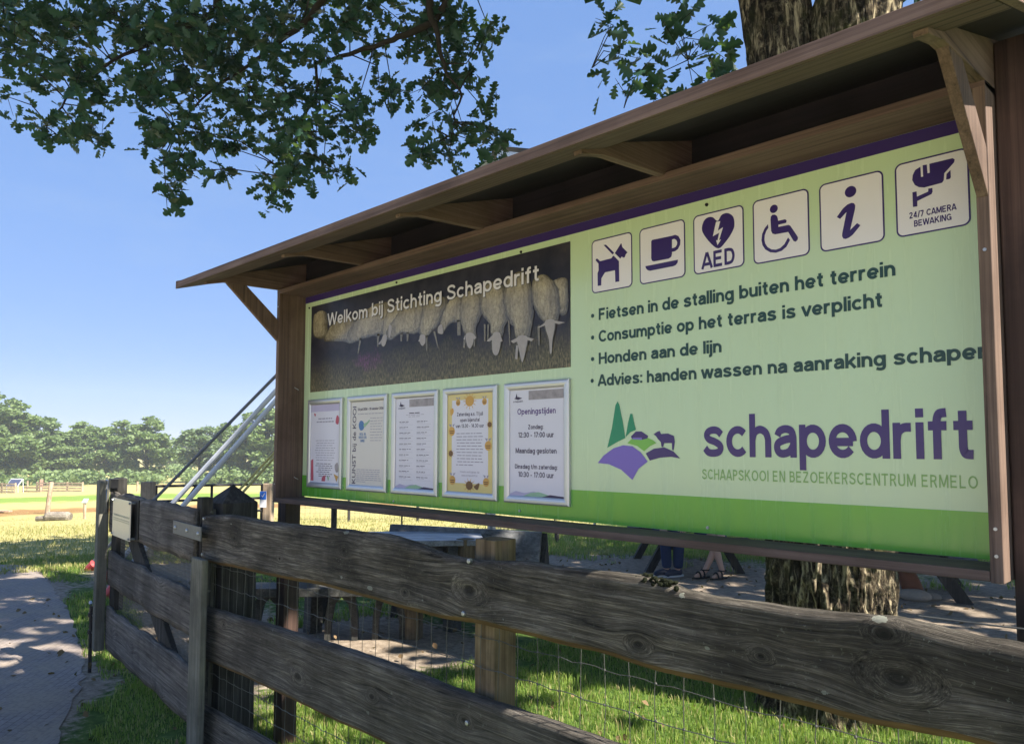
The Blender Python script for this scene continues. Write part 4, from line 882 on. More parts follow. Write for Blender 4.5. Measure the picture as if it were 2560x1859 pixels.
sand = np.maximum(sand, ell(gx_, gy_, -3.6, 1.55, 1.3, .75, -.2)); sand = np.maximum(sand, ell(gx_, gy_, -3.6, 5.3, 4.6, 2.3, .3))
sand = np.maximum(sand, ell(gx_, gy_, 1.5, 6.4, 5.5, 2.6, 0)); sand = np.maximum(sand, ell(gx_, gy_, -2.9, -1.0, .8, .35, -.4) * .72)
sand = np.maximum(sand, ell(gx_, gy_, -5.2, .75, 2.4, .7, -.25) * .85)
bounce_ground = np.clip((-gy_ - 2.6) / .8, 0, 1) * np.clip((26 - RRg) / 4, 0, 1) * np.clip((gx_ + 4.5) / 1.0, 0, 1)  # pale ground added behind the camera, unseen, to bounce light onto the board
sand *= (1 - .85 * ell(gx_, gy_, .0, .9, 2.2, 1.3)); sand *= (1 - .8 * ell(gx_, gy_, -3.0, -.45, .55, .35, -.3)); sand *= (1 - .8 * ell(gx_, gy_, -6.3, .25, 1.3, .28, -.25))
dry = np.clip((RRg - 11.2) / 1.6, 0, 1) * .85
lush = np.clip(1 - np.abs(RRg - 72) / 15, 0, 1) * .9
brown = np.clip(1 - np.abs(RRg - 47) / 8, 0, 1) * .9 + np.clip(1 - np.abs(RRg - 112) / 18, 0, 1) * .45
right = np.clip((np.arctan2(gy_ - CW[1], -(gx_ - CW[0])) - math.radians(48)) / .12, 0, 1)
dry *= (1 - right * np.clip((26 - RRg) / 6, 0, 1)); 
V = np.stack([gx_, gy_, gz_], -1).reshape(-1, 3); nr = len(rr_)
I = np.arange(nr * na).reshape(nr, na); A0 = I[:-1]; B0 = I[1:]
F = np.stack([A0, np.roll(A0, -1, 1), np.roll(B0, -1, 1), B0], -1).reshape(-1, 4)[:, ::-1].tolist()
F.append(tuple(range(na)))
me = bpy.data.meshes.new('ground'); me.from_pydata(V.tolist(), [], F); me.materials.append(M_GROUND)
for nm, a in (('sand', sand), ('dry', dry), ('lush', lush), ('brown', brown), ('bounce_ground', bounce_ground)):
    at_ = me.attributes.new(nm, 'FLOAT', 'POINT'); at_.data.foreach_set('value', np.clip(a, 0, 1).reshape(-1).astype(np.float32))
me.polygons.foreach_set('use_smooth', [True] * len(me.polygons))
ground = bpy.data.objects.new('ground', me); COL.objects.link(ground); tag(ground, kind='structure')
def sandmask(x, y):
    px = np.asarray(x); s_ = np.clip(1.0 - polydist(px, y, PATH) / .55, 0, 1) * .75
    for a in ((-7.6, 1.3, 3.2, .9, -.3), (-3.6, 1.55, 1.3, .75, -.2), (-3.6, 5.3, 4.6, 2.3, .3), (1.5, 6.4, 5.5, 2.6, 0), (-2.9, -1.0, .8, .35, -.4), (-5.2, .75, 2.4, .7, -.25)): s_ = np.maximum(s_, ell(px, y, *a))
    s_ = s_ * (1 - .85 * ell(px, y, .0, .9, 2.2, 1.3)); s_ *= (1 - .8 * ell(px, y, -3.0, -.45, .55, .35, -.3)); s_ *= (1 - .8 * ell(px, y, -6.3, .25, 1.3, .28, -.25)); return s_

def path_material():
    t = NT('brick_paving'); v = t.coord(); mp = t.n('Mapping'); mp.inputs['Rotation'].default_value = (0, 0, math.radians(38)); t.l(v, mp.inputs[0])
    br = t.n('TexBrick'); br.inputs['Scale'].default_value = 5.0; br.inputs['Mortar Size'].default_value = .018; br.inputs['Brick Width'].default_value = .52; br.inputs['Row Height'].default_value = .25
    br.inputs['Color1'].default_value = (.235, .20, .185, 1); br.inputs['Color2'].default_value = (.275, .235, .215, 1); br.inputs['Mortar'].default_value = (.15, .125, .105, 1); br.inputs['Mortar Smooth'].default_value = .4
    t.l(mp.outputs[0], br.inputs['Vector'])
    n = t.noise(v, 3, 5, .6); n2 = t.noise(v, 40, 4, .6)
    c = t.mix(t.ramp(n, [(.40, 0.), (.62, .9)]), br.outputs['Color'], (.30, .245, .19)); c = t.mix(t.ramp(n2, [(.3, .45), (.55, 0.)]), c, (.12, .10, .085))
    t.col(c); t.bump(t.math('ADD', t.math('MULTIPLY', br.outputs['Fac'], -.7), t.math('MULTIPLY', n2, .35)), .5, .008); return t.fin(.85, .2)
bm = bmesh.new(); rs = random.Random(3); pts = []
for i in range(len(PATH)):
    a, b = PATH[i], PATH[(i + 1) % len(PATH)]; k = max(1, int(np.linalg.norm(b - a) / .12))
    for j in range(min(k, 60)): q_ = a + (b - a) * j / min(k, 60); pts.append((q_[0] + rs.uniform(-.025, .025), q_[1] + rs.uniform(-.03, .03), .006))
bm.free(); me = bpy.data.meshes.new('path'); me.from_pydata(pts, [], [tuple(t_) for t_ in tessellate_polygon([[Vector((p[0], p[1], 0)) for p in pts]])]); me.update(); me.materials.append(path_material())
for p_ in me.polygons:
    if p_.normal.z < 0: p_.flip()
o = bpy.data.objects.new('path', me); COL.objects.link(o); tag(o, kind='structure')

# ------------------------------------------------------------------ grass
def leaf_mat(name, c1, c2, trans=.35, rough=.55, c3=None):
    t = NT(name); g = t.n('NewGeometry'); cc = t.ramp(g.outputs['Random Per Island'], [(0., c1), (.8, c2), (.86, c3 or c2), (1., c3 or c2)])
    t.col(cc); t.fin(rough, .35); tl = t.n('BsdfTranslucent'); t.l(t.mix(.5, cc, (.25, .42, .03)), tl.inputs[0])
    mx = t.n('MixShader'); mx.inputs[0].default_value = trans; t.l(t.p.outputs[0], mx.inputs[1]); t.l(tl.outputs[0], mx.inputs[2]); t.l(mx.outputs[0], t.out.inputs[0]); return t.mat
M_GRASS = leaf_mat('grass_blades', (.085, .165, .025), (.24, .32, .065), .38, .55, (.38, .33, .15))
M_GRASSD = leaf_mat('dry_grass_blades', (.22, .235, .07), (.38, .345, .14), .3)
def blades(name, X, Y, H, mat, seed, lean=.5, wd=.0028):
    rs = np.random.RandomState(seed); n = len(X); Z = terrain(X, Y) - .008
    a = rs.rand(n) * 2 * math.pi; ln = rs.rand(n) * lean; dirx, diry = np.cos(a), np.sin(a); fa = rs.rand(n) * math.pi; wx, wy = np.cos(fa) * wd, np.sin(fa) * wd
    W = (.6 + rs.rand(n) * .8)
    P = np.zeros((n, 5, 3))
    mx, my = X + dirx * H * ln * .35, Y + diry * H * ln * .35
    P[:, 0] = np.stack([X - wx * W, Y - wy * W, Z], 1); P[:, 1] = np.stack([X + wx * W, Y + wy * W, Z], 1)
    P[:, 2] = np.stack([mx + wx * W * .8, my + wy * W * .8, Z + H * .6], 1); P[:, 3] = np.stack([mx - wx * W * .8, my - wy * W * .8, Z + H * .6], 1)
    P[:, 4] = np.stack([X + dirx * H * ln, Y + diry * H * ln, Z + H * (1 - .35 * ln)], 1)
    b = np.arange(n)[:, None] * 5
    me = bpy.data.meshes.new(name); me.vertices.add(n * 5); me.vertices.foreach_set('co', P.reshape(-1).astype(np.float32))
    lp = np.concatenate([b + np.array([0, 1, 2, 3]), b + np.array([3, 2, 4])], 1).reshape(-1)
    me.loops.add(n * 7); me.loops.foreach_set('vertex_index', lp.astype(np.int32))
    st = (np.arange(n)[:, None] * 7 + np.array([0, 4])).reshape(-1); me.polygons.add(n * 2); me.polygons.foreach_set('loop_start', st.astype(np.int32))
    me.update(calc_edges=True); me.validate(); me.materials.append(mat)
    o = bpy.data.objects.new(name, me); COL.objects.link(o); return o
def scatter(n, x0, x1, y0, y1, seed, keep):
    rs = np.random.RandomState(seed); X = rs.uniform(x0, x1, n); Y = rs.uniform(y0, y1, n)
    cl = fbm(np.stack([X * 2.2, Y * 2.2, X * 0 + seed], 1), 3); k = keep(X, Y, cl) & ~inside(X, Y, PATH); return X[k], Y[k], cl[k]
def kp(th, base):
    return lambda X, Y, c: (1 - sandmask(X, Y)) * base + (c - .5) * 1.6 > th
X1, Y1, c1 = scatter(95000, -2.6, 2.4, -.38, 3.6, 21, kp(.33, 1.0))
X2, Y2, c2 = scatter(60000, -5.8, -1.9, -2.2, .6, 22, kp(.45, 1.0))
X3, Y3, c3 = scatter(60000, -11, -4.0, -.4, 4.2, 23, kp(.45, 1.0))
X4, Y4, c4 = scatter(60000, -9, 2, 6.2, 13, 24, kp(.4, 1.0))
H = lambda X, c, h, s_: h * (.35 + np.random.RandomState(s_).rand(len(X)) * .9) * (.5 + c)
tag(blades('near_grass', np.concatenate([X1, X2]), np.concatenate([Y1, Y2]), np.concatenate([H(X1, c1, .062, 1), H(X2, c2, .050, 2)]), M_GRASS, 31), 'green grass in tufts along the fence and under the board', 'grass', kind='stuff')
tag(blades('verge_grass', np.concatenate([X3, X4]), np.concatenate([Y3, Y4]), np.concatenate([H(X3, c3, .06, 3), H(X4, c4, .09, 4)]), M_GRASS, 32, wd=.004), 'short green grass around the picnic tables and beyond the gate', 'grass', kind='stuff')
rs = np.random.RandomState(15); nl_ = 1100; Xl = rs.uniform(-7.5, 2.6, nl_); Yl = rs.uniform(-2.2, 7.5, nl_); kk = (Yl > -.4) | (Xl < -2.3); Xl, Yl = Xl[kk], Yl[kk]
pl_ = np.stack([Xl, Yl, terrain(Xl, Yl) + .012 + rs.rand(len(Xl)) * .014], 1)
M_LITTER = leaf_mat('dead_leaves', (.06, .035, .016), (.17, .11, .055), .1, .8)
LIT = (pl_, M_LITTER)
rs = np.random.RandomState(5); r_ = 11.5 + rs.rand(110000) ** 1.7 * 42; a_ = math.radians(90) + rs.uniform(math.radians(0), math.radians(80), 110000)
Xf = CW[0] + r_ * np.cos(a_); Yf = CW[1] + r_ * np.sin(a_)
tag(blades('field_grass', Xf, Yf, .03 + .06 * rs.rand(len(Xf)) * (.5 + fbm(np.stack([Xf * .5, Yf * .5, Xf * 0], 1), 3)), M_GRASSD, 33, .7, .006), 'dry yellow grass covering the sunlit field', 'grass', kind='stuff')

# ================================================================== OAK
def bark_material():
    t = NT('oak_bark'); v = t.coord((9, 9, 1.6)); n = t.noise(v, 3.0, 6, .65, .6); n2 = t.noise(t.coord(), 24, 6, .7); mo = t.noise(t.coord(), 2.2, 5, .6)
    c = t.ramp(n, [(.45, (.010, .008, .006)), (.54, (.075, .058, .038)), (.66, (.50, .42, .28))])
    c = t.mix(t.ramp(n2, [(.5, 0.), (.72, .5)]), c, (.36, .31, .21))
    c = t.mix(t.ramp(mo, [(.50, 0.), (.62, .7)]), c, (.050, .058, .015)); t.col(c)
    t.bump(t.math('ADD', n, t.math('MULTIPLY', n2, .4)), .9, .035); return t.fin(.95, .1)
M_BARK = bark_material()
M_TWIG = plain('oak_twig_bark', (.030, .026, .020), .9, .1, 0, 0, .4, 30)
OAK = (-.34, 2.66, 0)
oak = thing('oak_tree', 'large oak with rugged half sunlit trunk standing right behind the notice board', 'tree', OAK)
def limb(pts, rads, name, parent, mat, nring=90, nseg=150, amp=.034, flare=None, fine=True):
    pts = np.array(pts, float); L = np.concatenate([[0], np.cumsum(np.linalg.norm(np.diff(pts, axis=0), axis=1))])
    s_ = np.linspace(0, L[-1], nring); C = np.stack([np.interp(s_, L, pts[:, k]) for k in range(3)], 1); R_ = np.interp(s_, L, rads)
    for _ in range(4): C[1:-1] = (C[:-2] + 2 * C[1:-1] + C[2:]) / 4
    V = []; pu = np.array([1., 0, 0]); a = np.linspace(0, 2 * math.pi, nseg, endpoint=False)
    for i in range(nring):
        d = nrm(C[min(i + 1, nring - 1)] - C[max(i - 1, 0)]); sd = nrm(np.cross(d, pu) if abs(d @ pu) < .95 else np.cross(d, (0, 1, 0))); u = np.cross(sd, d); 
        dr = np.cos(a)[:, None] * sd + np.sin(a)[:, None] * u
        r = np.full(nseg, R_[i])
        if flare: r = r * (1 + flare * math.exp(-s_[i] / .22) * (1 + .5 * np.sin(a * 5 + 1)))
        P = C[i] + dr * r[:, None]
        if amp:
            q_ = np.stack([dr[:, 0] * 5.2 + s_[i] * .25, dr[:, 1] * 5.2, dr[:, 2] * 5 + s_[i] * 1.7], 1)
            rg = 1 - np.abs(fbm(q_ * 1.6, 3) * 2 - 1) * 2.3; rg2 = fbm(P * 22, 3) - .5
            P = P + dr * ((rg * amp + rg2 * amp * .9))[:, None]
        V.append(P)
    V = np.concatenate(V); I = np.arange(nring * nseg).reshape(nring, nseg); A_, B_ = I[:-1], I[1:]
    F = np.stack([A_, np.roll(A_, -1, 1), np.roll(B_, -1, 1), B_], -1).reshape(-1, 4)
    return MB(OAK if parent is oak else (0, 0, 0)).add(V, [tuple(f_) for f_ in F.tolist()]).build(name, mat, parent, smooth=True)
limb([(-.31, 2.68, -.1), (-.31, 2.68, .6), (-.31, 2.69, 1.6), (-.28, 2.72, 2.5)], [.345, .335, .345, .40], 'trunk', oak, M_BARK, 220, 300, .046, .30)
limb([(-.40, 2.64, 2.2), (-.50, 2.66, 3.0), (-.54, 2.70, 4.2), (-.8, 2.7, 6.0), (-1.3, 2.6, 9.)], [.30, .245, .215, .18, .08], 'trunk_fork', oak, M_BARK, 120, 150, .022)
limb([(-.22, 2.78, 2.2), (-.16, 2.80, 3.2), (-.13, 2.83, 4.4), (.3, 3.3, 6.2), (.5, 3.5, 9)], [.30, .275, .255, .19, .08], 'trunk_fork', oak, M_BARK, 120, 150, .022)

# leaves: lobed oak outline, slightly folded along the midrib
_half = [(0, 0), (.03, .10), (.11, .16), (.17, .20), (.175, .25), (.08, .31), (.20, .37), (.285, .43), (.28, .49), (.12, .54), (.27, .61), (.35, .69), (.33, .76), (.16, .78), (.20, .88), (.12, .97), (.0, 1.0)]
def leaf_cloud(C, N, size, seed, droop=.35, simple=False):
    """C centres (n,3), N preferred normals or None; returns verts, faces for n leaves"""
    rs = np.random.RandomState(seed); n = len(C); sz = size * (.65 + rs.rand(n) * .7)
    ax = rs.normal(size=(n, 3)); ax[:, 2] = ax[:, 2] * .6 - droop; ax /= np.linalg.norm(ax, axis=1)[:, None]
    up = rs.normal(size=(n, 3)) * .7; up[:, 2] += .9; sd = np.cross(ax, up); sd /= np.linalg.norm(sd, axis=1)[:, None]; nn = np.cross(sd, ax)
    fold = .15 + rs.rand(n) * .35
    if simple: hp = [(0, 0), (.30, .35), (.36, .68), (0, 1.0)]
    else: hp = _half
    k = len(hp); P = np.zeros((n, 2 * k - 2, 3))
    for j, (u, v) in enumerate(hp): P[:, j] = C + ax * (v * sz)[:, None] + sd * (u * sz)[:, None] + nn * (u * fold * sz)[:, None]
    for j, (u, v) in enumerate(hp[1:-1]): P[:, k + j] = C + ax * (v * sz)[:, None] - sd * (u * sz)[:, None] + nn * (u * fold * sz)[:, None]
    f1 = list(range(k)); f2 = [0] + [k - 1] + [k + j for j in range(k - 3, -1, -1)]
    return P.reshape(-1, 3), f1, f2, 2 * k - 2
def leaf_object(name, C, size, mat, parent, org, seed, simple=False, droop=.35):
    V, f1, f2, st = leaf_cloud(C, None, size, seed, droop, simple); n = len(C); b = np.arange(n)[:, None] * st
    me = bpy.data.meshes.new(name); V = V - np.array(org); me.vertices.add(len(V)); me.vertices.foreach_set('co', V.reshape(-1).astype(np.float32))
    lp = np.concatenate([b + np.array(f1), b + np.array(f2)], 1); me.loops.add(lp.size); me.loops.foreach_set('vertex_index', lp.reshape(-1).astype(np.int32))
    L1, L2 = len(f1), len(f2); stt = (np.arange(n)[:, None] * (L1 + L2) + np.array([0, L1])).reshape(-1); me.polygons.add(2 * n); me.polygons.foreach_set('loop_start', stt.astype(np.int32))
    me.update(calc_edges=True); me.validate(); me.materials.append(mat)
    o = bpy.data.objects.new(name, me); COL.objects.link(o); o.parent = parent; return o
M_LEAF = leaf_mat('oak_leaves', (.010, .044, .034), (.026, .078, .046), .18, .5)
# hanging sprays of the low limbs: centre column/row in the photo, radius, distance along the view
LS = 1.1287
SPR = [(20,120,60),(60,60,70),(18,215,26),(100,150,70),(170,60,80),(180,150,60),(250,30,90),(235,205,55),(110,300,42),(150,285,36),(205,270,38),(215,310,26),(300,120,60),(330,205,58),(285,180,40),(345,275,48),(345,328,40),(400,60,80),(420,160,78),(440,235,58),(470,310,48),(445,290,38),(400,345,32),(385,395,30),(368,428,22),(430,378,30),(490,378,26),(520,330,26),(540,250,58),(520,120,90),(600,60,90),(620,180,78),(600,285,56),(560,205,60),(640,330,54),(660,368,46),(612,400,36),(602,432,24),(700,300,48),(718,345,36),(745,378,20),(700,220,50),(720,120,66),(760,50,60),(780,255,44),(762,300,26),(812,290,18),(835,120,34),(870,205,24),(840,190,24),(800,200,36),(880,40,48),(905,100,28),(960,60,56),(1020,40,58),(1080,55,38),(1062,98,30),(992,130,48),(940,190,36),(1000,200,42),(1042,185,36),(958,250,34),(1022,270,42),(1062,230,34),(985,310,34),(935,330,26),(1042,310,34),(1090,300,20),(995,342,20),(1102,335,16),(925,348,18),(10,30,60),(120,20,70),(330,20,80),(470,20,80),(680,10,80),(820,20,60)]
SPR2 = [(1330,45,13),(1350,62,10),(1375,100,22),(1395,125,22),(1435,140,26),(1455,165,26),(1370,185,14),(1465,195,24),(1500,35,24),(1528,30,20),(1482,70,16),(1560,62,14),(1545,100,14),(1592,120,20),(1582,160,22),(1602,95,10),(1535,190,14),(1500,130,10),(1555,175,14)]
rs = np.random.RandomState(12); LC = []; nodes = []
limbA = [at(1240, -900, 5.4), at(1000, -300, 6.0), at(850, -60, 6.4), at(760, 60, 6.6), at(640, 150, 6.7), at(500, 250, 6.7), at(440, 330, 6.6)]
limbB = [at(1240, -900, 5.4), at(700, -350, 6.2), at(560, -60, 6.5), at(545, 30, 6.6), at(420, 95, 6.6), at(280, 150, 6.5), at(160, 260, 6.4), at(120, 320, 6.4)]
limbC = [at(1240, -900, 5.4), at(1250, -300, 6.0), at(1150, -60, 6.2), at(1080, 60, 6.3), at(960, 110, 6.4), at(790, 160, 6.5), at(760, 330, 6.5), at(720, 430, 6.5)]
limbD = [at(1240, -900, 5.4), at(1300, -300, 5.9), at(1060, -40, 6.2), at(1075, 55, 6.2), at(1115, 160, 6.2), at(1140, 250, 6.2), at(1120, 340, 6.2)]
base_pt = np.array([-.55, 2.8, 5.0])
for i_, lb in enumerate((limbA, limbB, limbC, limbD)):
    pts = [base_pt] + lb; n = len(pts); nodes += lb[1:]
    mb = MB(OAK)
    sp = []
    for j in range(n - 1):
        for t in np.linspace(0, 1, 7)[:-1]: sp.append(pts[j] * (1 - t) + pts[j + 1] * t)
    sp.append(pts[-1]); sp = np.array(sp); sp[6:] += (fbm(sp[6:] * 3 + i_, 2)[:, None] - .5) * .12 + (np.random.RandomState(i_).rand(len(sp) - 6, 3) - .5) * .018
    tt = np.linspace(0, 1, len(sp)); mb.tube(sp, (.075 * (1 - tt) ** 1.6 + .006).tolist(), 8); mb.build('branch', M_TWIG, oak, smooth=True)
    nodes += [q for q in sp[12:]]
nodes2 = [at(1690, 330, 4.55), at(1640, 310, 4.5), at(1560, 270, 4.5), at(1480, 170, 4.45), at(1720, 150, 4.6)]
mbt = MB(OAK); mbs = MB(OAK)
for grp, NS, dens, d0, d1 in ((SPR, nodes, 1.0, 6.0, 7.1), (SPR2, nodes2, .95, 4.35, 4.65)):
    NSa = np.array(NS)
    for (x, y, r) in grp:
        d = rs.uniform(d0, d1); c = at(x * LS, y * LS, d); R_ = r * LS * d / FPX
        k = int(np.linalg.norm(NSa - c, axis=1).argmin()); p0 = NSa[k]; mid = (p0 + c) / 2 + rs.normal(size=3) * .05 + np.array([0, 0, .05])
        (mbt if grp is SPR else mbs).tube([p0, mid, c, c + (c - mid) * .4], [.0065, .005, .0035, .002] if grp is SPR else [.0034, .0026, .002, .0012], 5)
        n = int(dens * (r / 10) ** 2 * 1.9 + 5)
        nsub = max(2, n // 9) if grp is SPR else max(1, n // 9); nl = 10 if grp is SPR else 7
        sub = c + rs.normal(size=(nsub, 3)) * R_ * .5                       # rosettes of leaves at shoot tips
        for sc in sub:
            if rs.rand() < .55: (mbt if grp is SPR else mbs).tube([c + rs.normal(size=3) * R_ * .1, sc], [.003, .0016], 4)
            LC.append(sc + rs.normal(size=(nl, 3)) * .040)
LC = np.concatenate(LC); pj = project(LC)
mbt.build('twigs', M_TWIG, oak); mbs.build('twigs', M_TWIG, oak)
LSZ = .115
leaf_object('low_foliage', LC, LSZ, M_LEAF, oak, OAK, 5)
lit_root = bpy.data.objects.new('leaf_litter', None); bpy.data.objects.remove(lit_root)
_ll = leaf_object('leaf_litter', LIT[0], .045, LIT[1], None, (0, 0, 0), 88, True, 0.0); tag(_ll, 'dead brown oak leaves scattered over grass, sand and paving', 'leaf litter', kind='stuff')
# the crown above the picture
def crown_pts(cx, cy, z0, z1, rx, n, seed, clump=.55):
    rs = np.random.RandomState(seed); k = n // 34; out = []
    while len(out) < k:
        u = rs.normal(size=3); u /= np.linalg.norm(u); rad = rs.rand() ** .42; p = np.array([cx, cy, (z0 + z1) / 2]) + u * rad * np.array([rx, rx, (z1 - z0) / 2])
        out.append(p)
    P = np.concatenate([p + rs.normal(size=(34, 3)) * np.array([clump, clump, clump * .55]) for p in out]); return P
def out_of_view(P, m=60):
    q = project(P); return ~((q[:, 2] > .3) & (q[:, 0] > -m) & (q[:, 0] < 2560 + m) & (q[:, 1] > -m) & (q[:, 1] < 1859 + m))
SV = np.array(SUNV)
SPOTS = [((-.12, 2.42, z), .42) for z in (.35, .75, 1.15)] + [((.12, 2.85, 3.9), .26), ((.12, 2.85, 4.4), .26)]
SPOTS += [(onZ(x, y, 0), r * (.58 if x > 1200 and y > 1600 else 1)) for x, y, r in [(1480, 1640, .20), (1560, 1700, .24), (1500, 1760, .22), (1640, 1770, .24), (1720, 1720, .16), (1400, 1800, .2), (1330, 1860, .22), (1780, 1850, .24), (1620, 1850, .2), (1230, 1730, .10),
          (905, 1590, .10), (1010, 1600, .16), (1070, 1600, .14), (960, 1640, .10), (1110, 1560, .10), (780, 1760, .12), (700, 1840, .16),
          (50, 1498, .20), (105, 1508, .16), (30, 1540, .12), (120, 1560, .10), (60, 1575, .15), (40, 1612, .26), (110, 1618, .16), (70, 1650, .16), (20, 1660, .18), (150, 1548, .14), (25, 1722, .10), (115, 1768, .11), (40, 1845, .12), (125, 1722, .07),
          (165, 1492, .12), (200, 1578, .13), (235, 1628, .14), (290, 1606, .16), (215, 1742, .11), (370, 1702, .14), (150, 1425, .5), (60, 1440, .3), (330, 1440, .3),
          (2420, 1530, .16), (2500, 1545, .16), (2380, 1515, .14), (2330, 1560, .12), (2520, 1572, .18), (2250, 1510, .10), (2480, 1500, .18),
          (420, 1530, .2), (470, 1560, .18), (500, 1500, .25), (640, 1410, .3), (1150, 1400, .3), (1260, 1400, .25)]]
SPOTS += [((1.30, -.10, z), .07) for z in (1.35, 1.5, 1.7)] + [((-2.1, .02, z), .12) for z in (.12, .25)] + [((.03, -.38, z), .09) for z in (.65, .8)]
SPOTS += [((-3.2, 1.5, .8), .3), ((-2.6, 1.7, .8), .22), ((-2.1, 2.3, .75), .25)]
def sunlit_gap(P, seed=0):  # leaves are cut away towards the sun so that light reaches each spot
    k = np.zeros(len(P), bool)
    for c, r in SPOTS:
        v = P - np.array(c); t = v @ SV; d = np.linalg.norm(v - t[:, None] * SV, axis=1); k |= (t > 1.2) & (d < r)
    return ~k
CP = crown_pts(-.9, 2.4, 4.2, 13.5, 6.0, 15000, 41); CP = CP[out_of_view(CP) & sunlit_gap(CP)]
CP = CP[~((CP[:, 2] < 6.2) & (np.hypot(CP[:, 0] - 2.5, CP[:, 1] - 3.2) < 2.6))]
CP = np.concatenate([CP, np.array([-.1, 2.55, 5.2]) + SV * 1.2 + np.random.RandomState(3).normal(size=(260, 3)) * np.array([.35, .35, .6])])  # extra leaf clump added on the sun side to shade the forked stem
CP = CP[out_of_view(CP) & sunlit_gap(CP)]
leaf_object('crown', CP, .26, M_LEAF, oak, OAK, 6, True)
# a neighbour of the oak, out of view to the right
oak2 = thing('oak_tree', 'neighbouring oak beyond the right edge whose crown shades the picnic tables', 'tree', (5.2, 9.4, 0))
mb = MB((5.2, 9.4, 0)); mb.tube([(5.2, 9.4, -.1), (5.2, 9.4, 1.2), (5.3, 9.3, 3.5), (5.1, 9.4, 7)], [.42, .34, .28, .12], 16); mb.build('trunk', M_BARK, oak2, smooth=True)
C2 = crown_pts(4.0, 10.2, 3.6, 12.5, 6.8, 15000, 43); q = project(C2)
C2 = C2[sunlit_gap(C2)]; q = project(C2); C2 = C2[out_of_view(C2, 30) | ((q[:, 0] > 1500) & (q[:, 1] < 500 - (q[:, 0] - 1500) * .4) & (q[:, 0] > 2120))]
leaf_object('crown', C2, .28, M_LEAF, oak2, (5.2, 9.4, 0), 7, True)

# ================================================================== FAR TREES
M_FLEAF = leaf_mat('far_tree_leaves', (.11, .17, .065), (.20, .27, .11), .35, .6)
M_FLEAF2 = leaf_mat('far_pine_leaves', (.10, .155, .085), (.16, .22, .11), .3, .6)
def far_tree(seed, kind):
    """a tree about 12 m tall built at the origin"""
    rs = np.random.RandomState(seed); root = thing('broadleaf_tree' if kind else 'loose_pine_tree', None, 'tree')
    mb = MB(); mb.tube([(0, 0, -.5), (.1, 0, 2.5), (0, .1, 6), (.1, 0, 10)], [.34, .26, .17, .05], 9)
    cs = []
    for k in range(13):
        a = rs.rand() * 6.28; h = rs.uniform(3, 9); L = rs.uniform(1.6, 3.8) * (1.15 - h / 14); e = np.array([math.cos(a) * L, math.sin(a) * L, h + L * .45]); mb.tube([(0, 0, h - .6), e * .6 + np.array([0, 0, h * .36]), e], [.11, .07, .03], 6); cs.append(e)
    mb.build('trunk', M_TWIG, root)
    P = []
    n = 64 if kind else 40
    for k in range(n):
        u = rs.normal(size=3); u /= np.linalg.norm(u); rad = rs.rand() ** .33
        zc = 6.0 if kind else 6.6; hz_ = 5.4 if kind else 4.6
        wv = 3.7 if kind else 3.3; c = np.array([u[0] * rad * wv, u[1] * rad * wv, zc + u[2] * rad * hz_])
        c[:2] *= 1.12 - .35 * max(0, (c[2] - 6) / 6); r = rs.uniform(.55, 1.15); m = int(190 * r * r) if kind else int(170 * r * r)
        v = rs.normal(size=(m, 3)); v /= np.linalg.norm(v, axis=1)[:, None]; v *= (rs.rand(m) ** .4 * r)[:, None]; v[:, 2] *= .65; P.append(c + v)
    P = np.concatenate(P); P = P[P[:, 2] > .7]
    leaf_object('crown', P, .46, M_FLEAF if kind else M_FLEAF2, root, (0, 0, 0), seed, True, .1); return root
protos = [far_tree(61, 1), far_tree(62, 1), far_tree(63, 1), far_tree(64, 0)]; used = set()
def far(px, ytop, d, kind, rz, wide, label):
    """px, ytop: where the crown's middle and top stand in the photo; d: metres away"""
    g = at(px, 1113, d); z = float(terrain(g[0], g[1])); top = at(px, ytop, d)[2]; sc = (top - z) / 11.0; wide *= 1.12
    o = protos[kind] if kind not in used else copy_tree(protos[kind]); used.add(kind)
    o.location = (g[0], g[1], z - .1); o.rotation_euler = (0, 0, rz); o.scale = (sc * wide, sc * wide, sc); tag(o, label, 'tree', 'trees along the far edge of the field')
FT = [(-70, 985, 106, 0, .3, 1.2, 'tallest tree of the far wood, at the left edge of the field'), (25, 1010, 110, 1, 1., 1.1, 'broad tree second from the left edge in the far wood'),
      (92, 1040, 114, 2, 2, 1.15, 'bushy tree behind the solar panel in the far wood'), (150, 1062, 116, 0, 2.9, 1.3, 'round tree behind the pale hurdle fence'),
      (205, 1062, 118, 1, 4, 1.2, 'round tree behind the right end of the pale hurdle fence'), (262, 1068, 119, 2, 5, 1.2, 'low dense tree above the plank gate latch'),
      (318, 1058, 117, 0, 4.2, 1.25, 'tall pale tree above the cream plate of the gate'), (368, 1050, 115, 1, 2.2, 1.15, 'last tall tree left of the gap in the far wood'),
      (418, 1122, 172, 2, 1.2, 1.5, 'small hazy tree filling the gap in the far wood'), (465, 1098, 172, 0, .4, 1.5, 'hazy tree in the gap behind the slanting stays'),
      (500, 1062, 108, 3, .5, 1.25, 'loose pine with bare trunk right of the gap'), (560, 1066, 112, 1, .9, 1.1, 'rounded tree behind the slanting white stays'),
      (612, 1040, 106, 0, 5.2, 1.2, 'leafy tree behind the metal field gate'), (672, 1022, 104, 2, 3.3, 1.2, 'tall tree partly hidden by the left end of the board'),
      (770, 1030, 112, 1, 1.4, 1.3, 'tree hidden behind the notice board in the far wood')]
for a in FT: far(*a)
